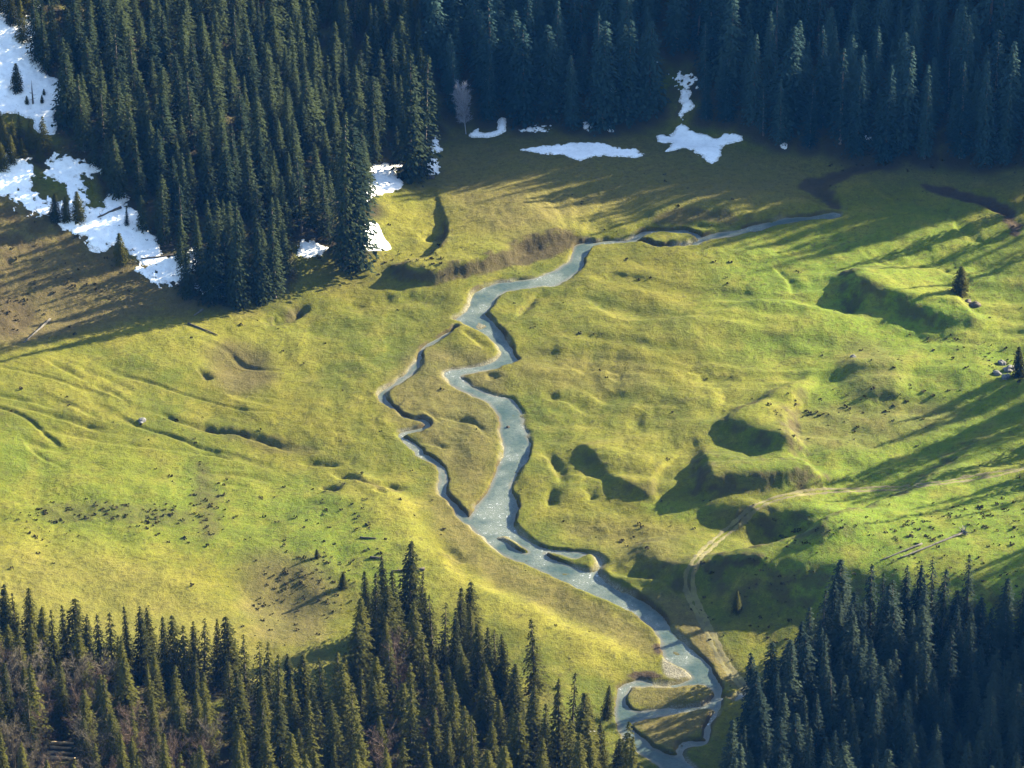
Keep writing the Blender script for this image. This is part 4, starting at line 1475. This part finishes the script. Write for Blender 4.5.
FG = 'fallen logs lying on the meadow'
log_between((50, 320), (24, 343), 0.26, M_DEAD, 'pale bleached log lying aslant on the left slope by a dark bush', group=FG, stubs=3)
log_between((203, 310), (194, 316), 0.24, M_DEAD, 'short pale log at the forest shadow edge below the spur tip', group=FG)
log_between((188, 324), (218, 336), 0.20, M_DARKLOG, 'thin dark log on the yellow grass below the spur tip', group=FG)
log_between((964, 535), (897, 561), 0.24, M_DEAD, 'long grey dead trunk with its root plate on the bright right meadow', group=FG, stubs=4, roots=True)
log_between((922, 545), (880, 562), 0.2, M_DEAD, 'thinner grey dead trunk lying parallel to the one with roots', group=FG, stubs=3)
log_between((121, 209), (98, 219), 0.30, M_DARKLOG, 'dark log lying on the snow patch beside the small slim spruce', group=FG, stubs=2)
log_between((184, 255), (141, 260), 0.30, M_DARKLOG, 'long dark log along the lower border of the wide snow patch', group=FG, stubs=2)
log_between((370, 558), (383, 559), 0.28, M_DARKLOG, 'short dark log left of the second tallest spruce of the corner group', group=FG)
log_between((425, 570), (391, 572), 0.30, M_DARKLOG, 'dark log lying behind the narrow spire of the corner group', group=FG, stubs=1)
log_between((360, 538), (376, 539), 0.22, M_DARKLOG, 'dark log highest up the slope above the corner group', group=FG)
for k, (yy, dx) in enumerate([(744, 0), (749, 2), (754, -1), (759, 3)]):
    log_between((48 + dx, yy), (74 + dx, yy + 1), 0.34, M_TAN, ['tan timber log among bare trees, uppermost of the four', 'tan timber log among bare trees, second from the top of the four',
                'tan timber log among bare trees, third from the top of the four', 'tan timber log among bare trees, lowest of the four'][k], cat='timber log', group='timber laid out in the lower left wood', name='timber_log', lift=0.15)

# dead snag on the snow
x, y = G([33], [104])
rl = np.random.default_rng(3)
o = link('dead_snag', None, label='bare dark dead snag, a thin pole standing on the snowfield', category='dead tree')
o.location = (x[0], y[0], float(sample(Z, x[0], y[0])))
v, f = tube([(0, 0, -0.3), (0.02, 0, 1.5), (-0.03, 0.03, 3.6), (0.02, 0, 6.2)], [0.26, 0.2, 0.14, 0.03], 7)
link('trunk', mesh_py('trunk', v, f, M_DARKLOG), o)
for k in range(7):
    a_, z_ = rl.uniform(0, 6.28), rl.uniform(0.5, 4.8)
    v, f = tube([(0, 0, z_), (math.cos(a_) * 0.6, math.sin(a_) * 0.6, z_ - 0.15), (math.cos(a_) * 1.0, math.sin(a_) * 1.0, z_ - 0.1)], [0.06, 0.04, 0.015], 5)
    link('dead_branch', mesh_py('dead_branch', v, f, M_DARKLOG), o)


def rock(px_, py_, r, label, group='boulders lying on the meadow', dark=False):
    import bmesh
    x, y = G([px_], [py_])
    bm = bmesh.new()
    bmesh.ops.create_icosphere(bm, subdivisions=3, radius=1)
    rr = np.random.default_rng(int(px_ * 13 + py_))
    ph = rr.uniform(0, 6, 6)
    for v in bm.verts:
        p = v.co
        k = 1 + 0.22 * math.sin(3 * p.x + ph[0]) * math.sin(2.6 * p.y + ph[1]) + 0.16 * math.sin(5 * p.z + ph[2] + 2 * p.x) + 0.1 * math.sin(7 * p.y + ph[3])
        k = min(k, 1.08)
        v.co = Vector((p.x * k * r * 1.25, p.y * k * r, p.z * k * r * 0.75))
    me = bpy.data.meshes.new('boulder')
    bm.to_mesh(me)
    bm.free()
    me.materials.append(M_DARKLOG if dark else M_ROCK)
    o = link('boulder', me, label=label, category='boulder', group=group)
    z = max(float(sample(Z, x[0], y[0])), WATER_Z if dark else -9)
    o.location = (x[0], y[0], z + r * 0.2)
    o.rotation_euler = (0, 0, rr.uniform(0, 6))
    return o


rock(142, 421, 0.75, 'pale boulder alone on the left meadow above the dark gully')
rock(853, 357, 0.6, 'small white boulder on the tussocky slope below the shaded hollow')
rock(141, 423, 0.4, 'small pale stone touching the boulder on the left meadow')
rock(508, 430, 0.35, 'small dark stone in the middle of the wide stream above its widest bend', dark=True, group='stones in the stream')
rock(975, 306, 1.1, 'dark boulder in the bank below the lone spruce on the crest', dark=True)
rock(968, 302, 0.7, 'smaller dark boulder left of the bigger one in the crest bank', dark=True)
for k, (a_, b_, r_) in enumerate([(1002, 364, 0.9), (1009, 370, 1.1), (997, 374, 0.8), (1006, 378, 1.0)]):
    rock(a_, b_, r_, ['highest grey boulder of the four near the right border spruce', 'largest grey boulder left of the right border spruce', 'leftmost grey boulder of the four near the right border spruce', 'lowest grey boulder of the four near the right border spruce'][k])
rock(432, 178, 0.6, 'small dark boulder beside the snow scrap at the corner of the spur', dark=True)

# ------------------------------------------------------------------ light
SUN_EL, SUN_AZ = math.radians(19.0), math.radians(32.0)      # azimuth from +X towards +Y
sdir = Vector((math.cos(SUN_EL) * math.cos(SUN_AZ), math.cos(SUN_EL) * math.sin(SUN_AZ), math.sin(SUN_EL)))
sl = bpy.data.lights.new('sun', 'SUN')
sl.energy = 5.0
sl.angle = math.radians(0.5)
sl.color = (1.0, 0.89, 0.66)
so = bpy.data.objects.new('sun', sl)
C.objects.link(so)
so.location = (300, 200, 300)
so.rotation_euler = (-sdir).to_track_quat('-Z', 'Y').to_euler()

w = bpy.data.worlds.new('World')
S.world = w
w.use_nodes = True
nt = w.node_tree
bg = nt.nodes['Background']
sky = nt.nodes.new('ShaderNodeTexSky')
sky.sky_type = 'NISHITA'
sky.sun_disc = False
sky.sun_elevation = SUN_EL
sky.sun_rotation = PI / 2 - SUN_AZ
sky.altitude = 1200
sky.ozone_density = 0.4
sky.dust_density = 1.3
nt.links.new(sky.outputs[0], bg.inputs['Color'])
bg.inputs['Strength'].default_value = 0.075

# ------------------------------------------------------------------ haze
HAZE = 0.000017
if HAZE:
    zlo = float(Z.min()) - 1.0
    zhi = max(float(CAM[2]) + 30.0, float(Z.max()) + 60)
    xl, yl = 2800.0, 2800.0
    xl, yl = float(GX.max()) + 10, float(GY.max()) + 10
    vs = [(sx * xl, sy * yl, z) for z in (zlo, zhi) for sx, sy in ((-1, -1), (1, -1), (1, 1), (-1, 1))]
    me = bpy.data.meshes.new('haze')
    me.from_pydata(vs, [], [(0, 3, 2, 1), (4, 5, 6, 7), (0, 1, 5, 4), (1, 2, 6, 5), (2, 3, 7, 6), (3, 0, 4, 7)])
    hm = bpy.data.materials.new('haze')
    hm.use_nodes = True
    nt = hm.node_tree
    nt.nodes.remove(nt.nodes['Principled BSDF'])
    pv = nt.nodes.new('ShaderNodeVolumePrincipled')
    pv.inputs['Color'].default_value = (0.05, 0.30, 1.0, 1)
    pv.inputs['Density'].default_value = HAZE
    pv.inputs['Anisotropy'].default_value = 0.0
    nt.links.new(pv.outputs[0], nt.nodes['Material Output'].inputs['Volume'])
    me.materials.append(hm)
    link('haze', me, kind='stuff', label='thin bluish air haze over the valley', category='haze')

# ------------------------------------------------------------------ render look
S.render.engine = 'CYCLES'
S.cycles.max_bounces = 6
S.cycles.diffuse_bounces = 3
S.cycles.transmission_bounces = 3
S.cycles.volume_bounces = 0
S.cycles.use_denoising = True
S.view_settings.view_transform = 'Standard'
S.view_settings.look = 'None'
S.view_settings.gamma = 1.0
S.view_settings.exposure = 2.8
from collections import Counter
print(Counter(o.get('label') for o in S.objects if o.get('category')).most_common(25))
print('script', round(time.time() - T0, 1))

for o in S.objects:
    if o.get('label') and not 4 <= len(o['label'].split()) <= 16:
        print('LABEL', len(o['label'].split()), o['label'])
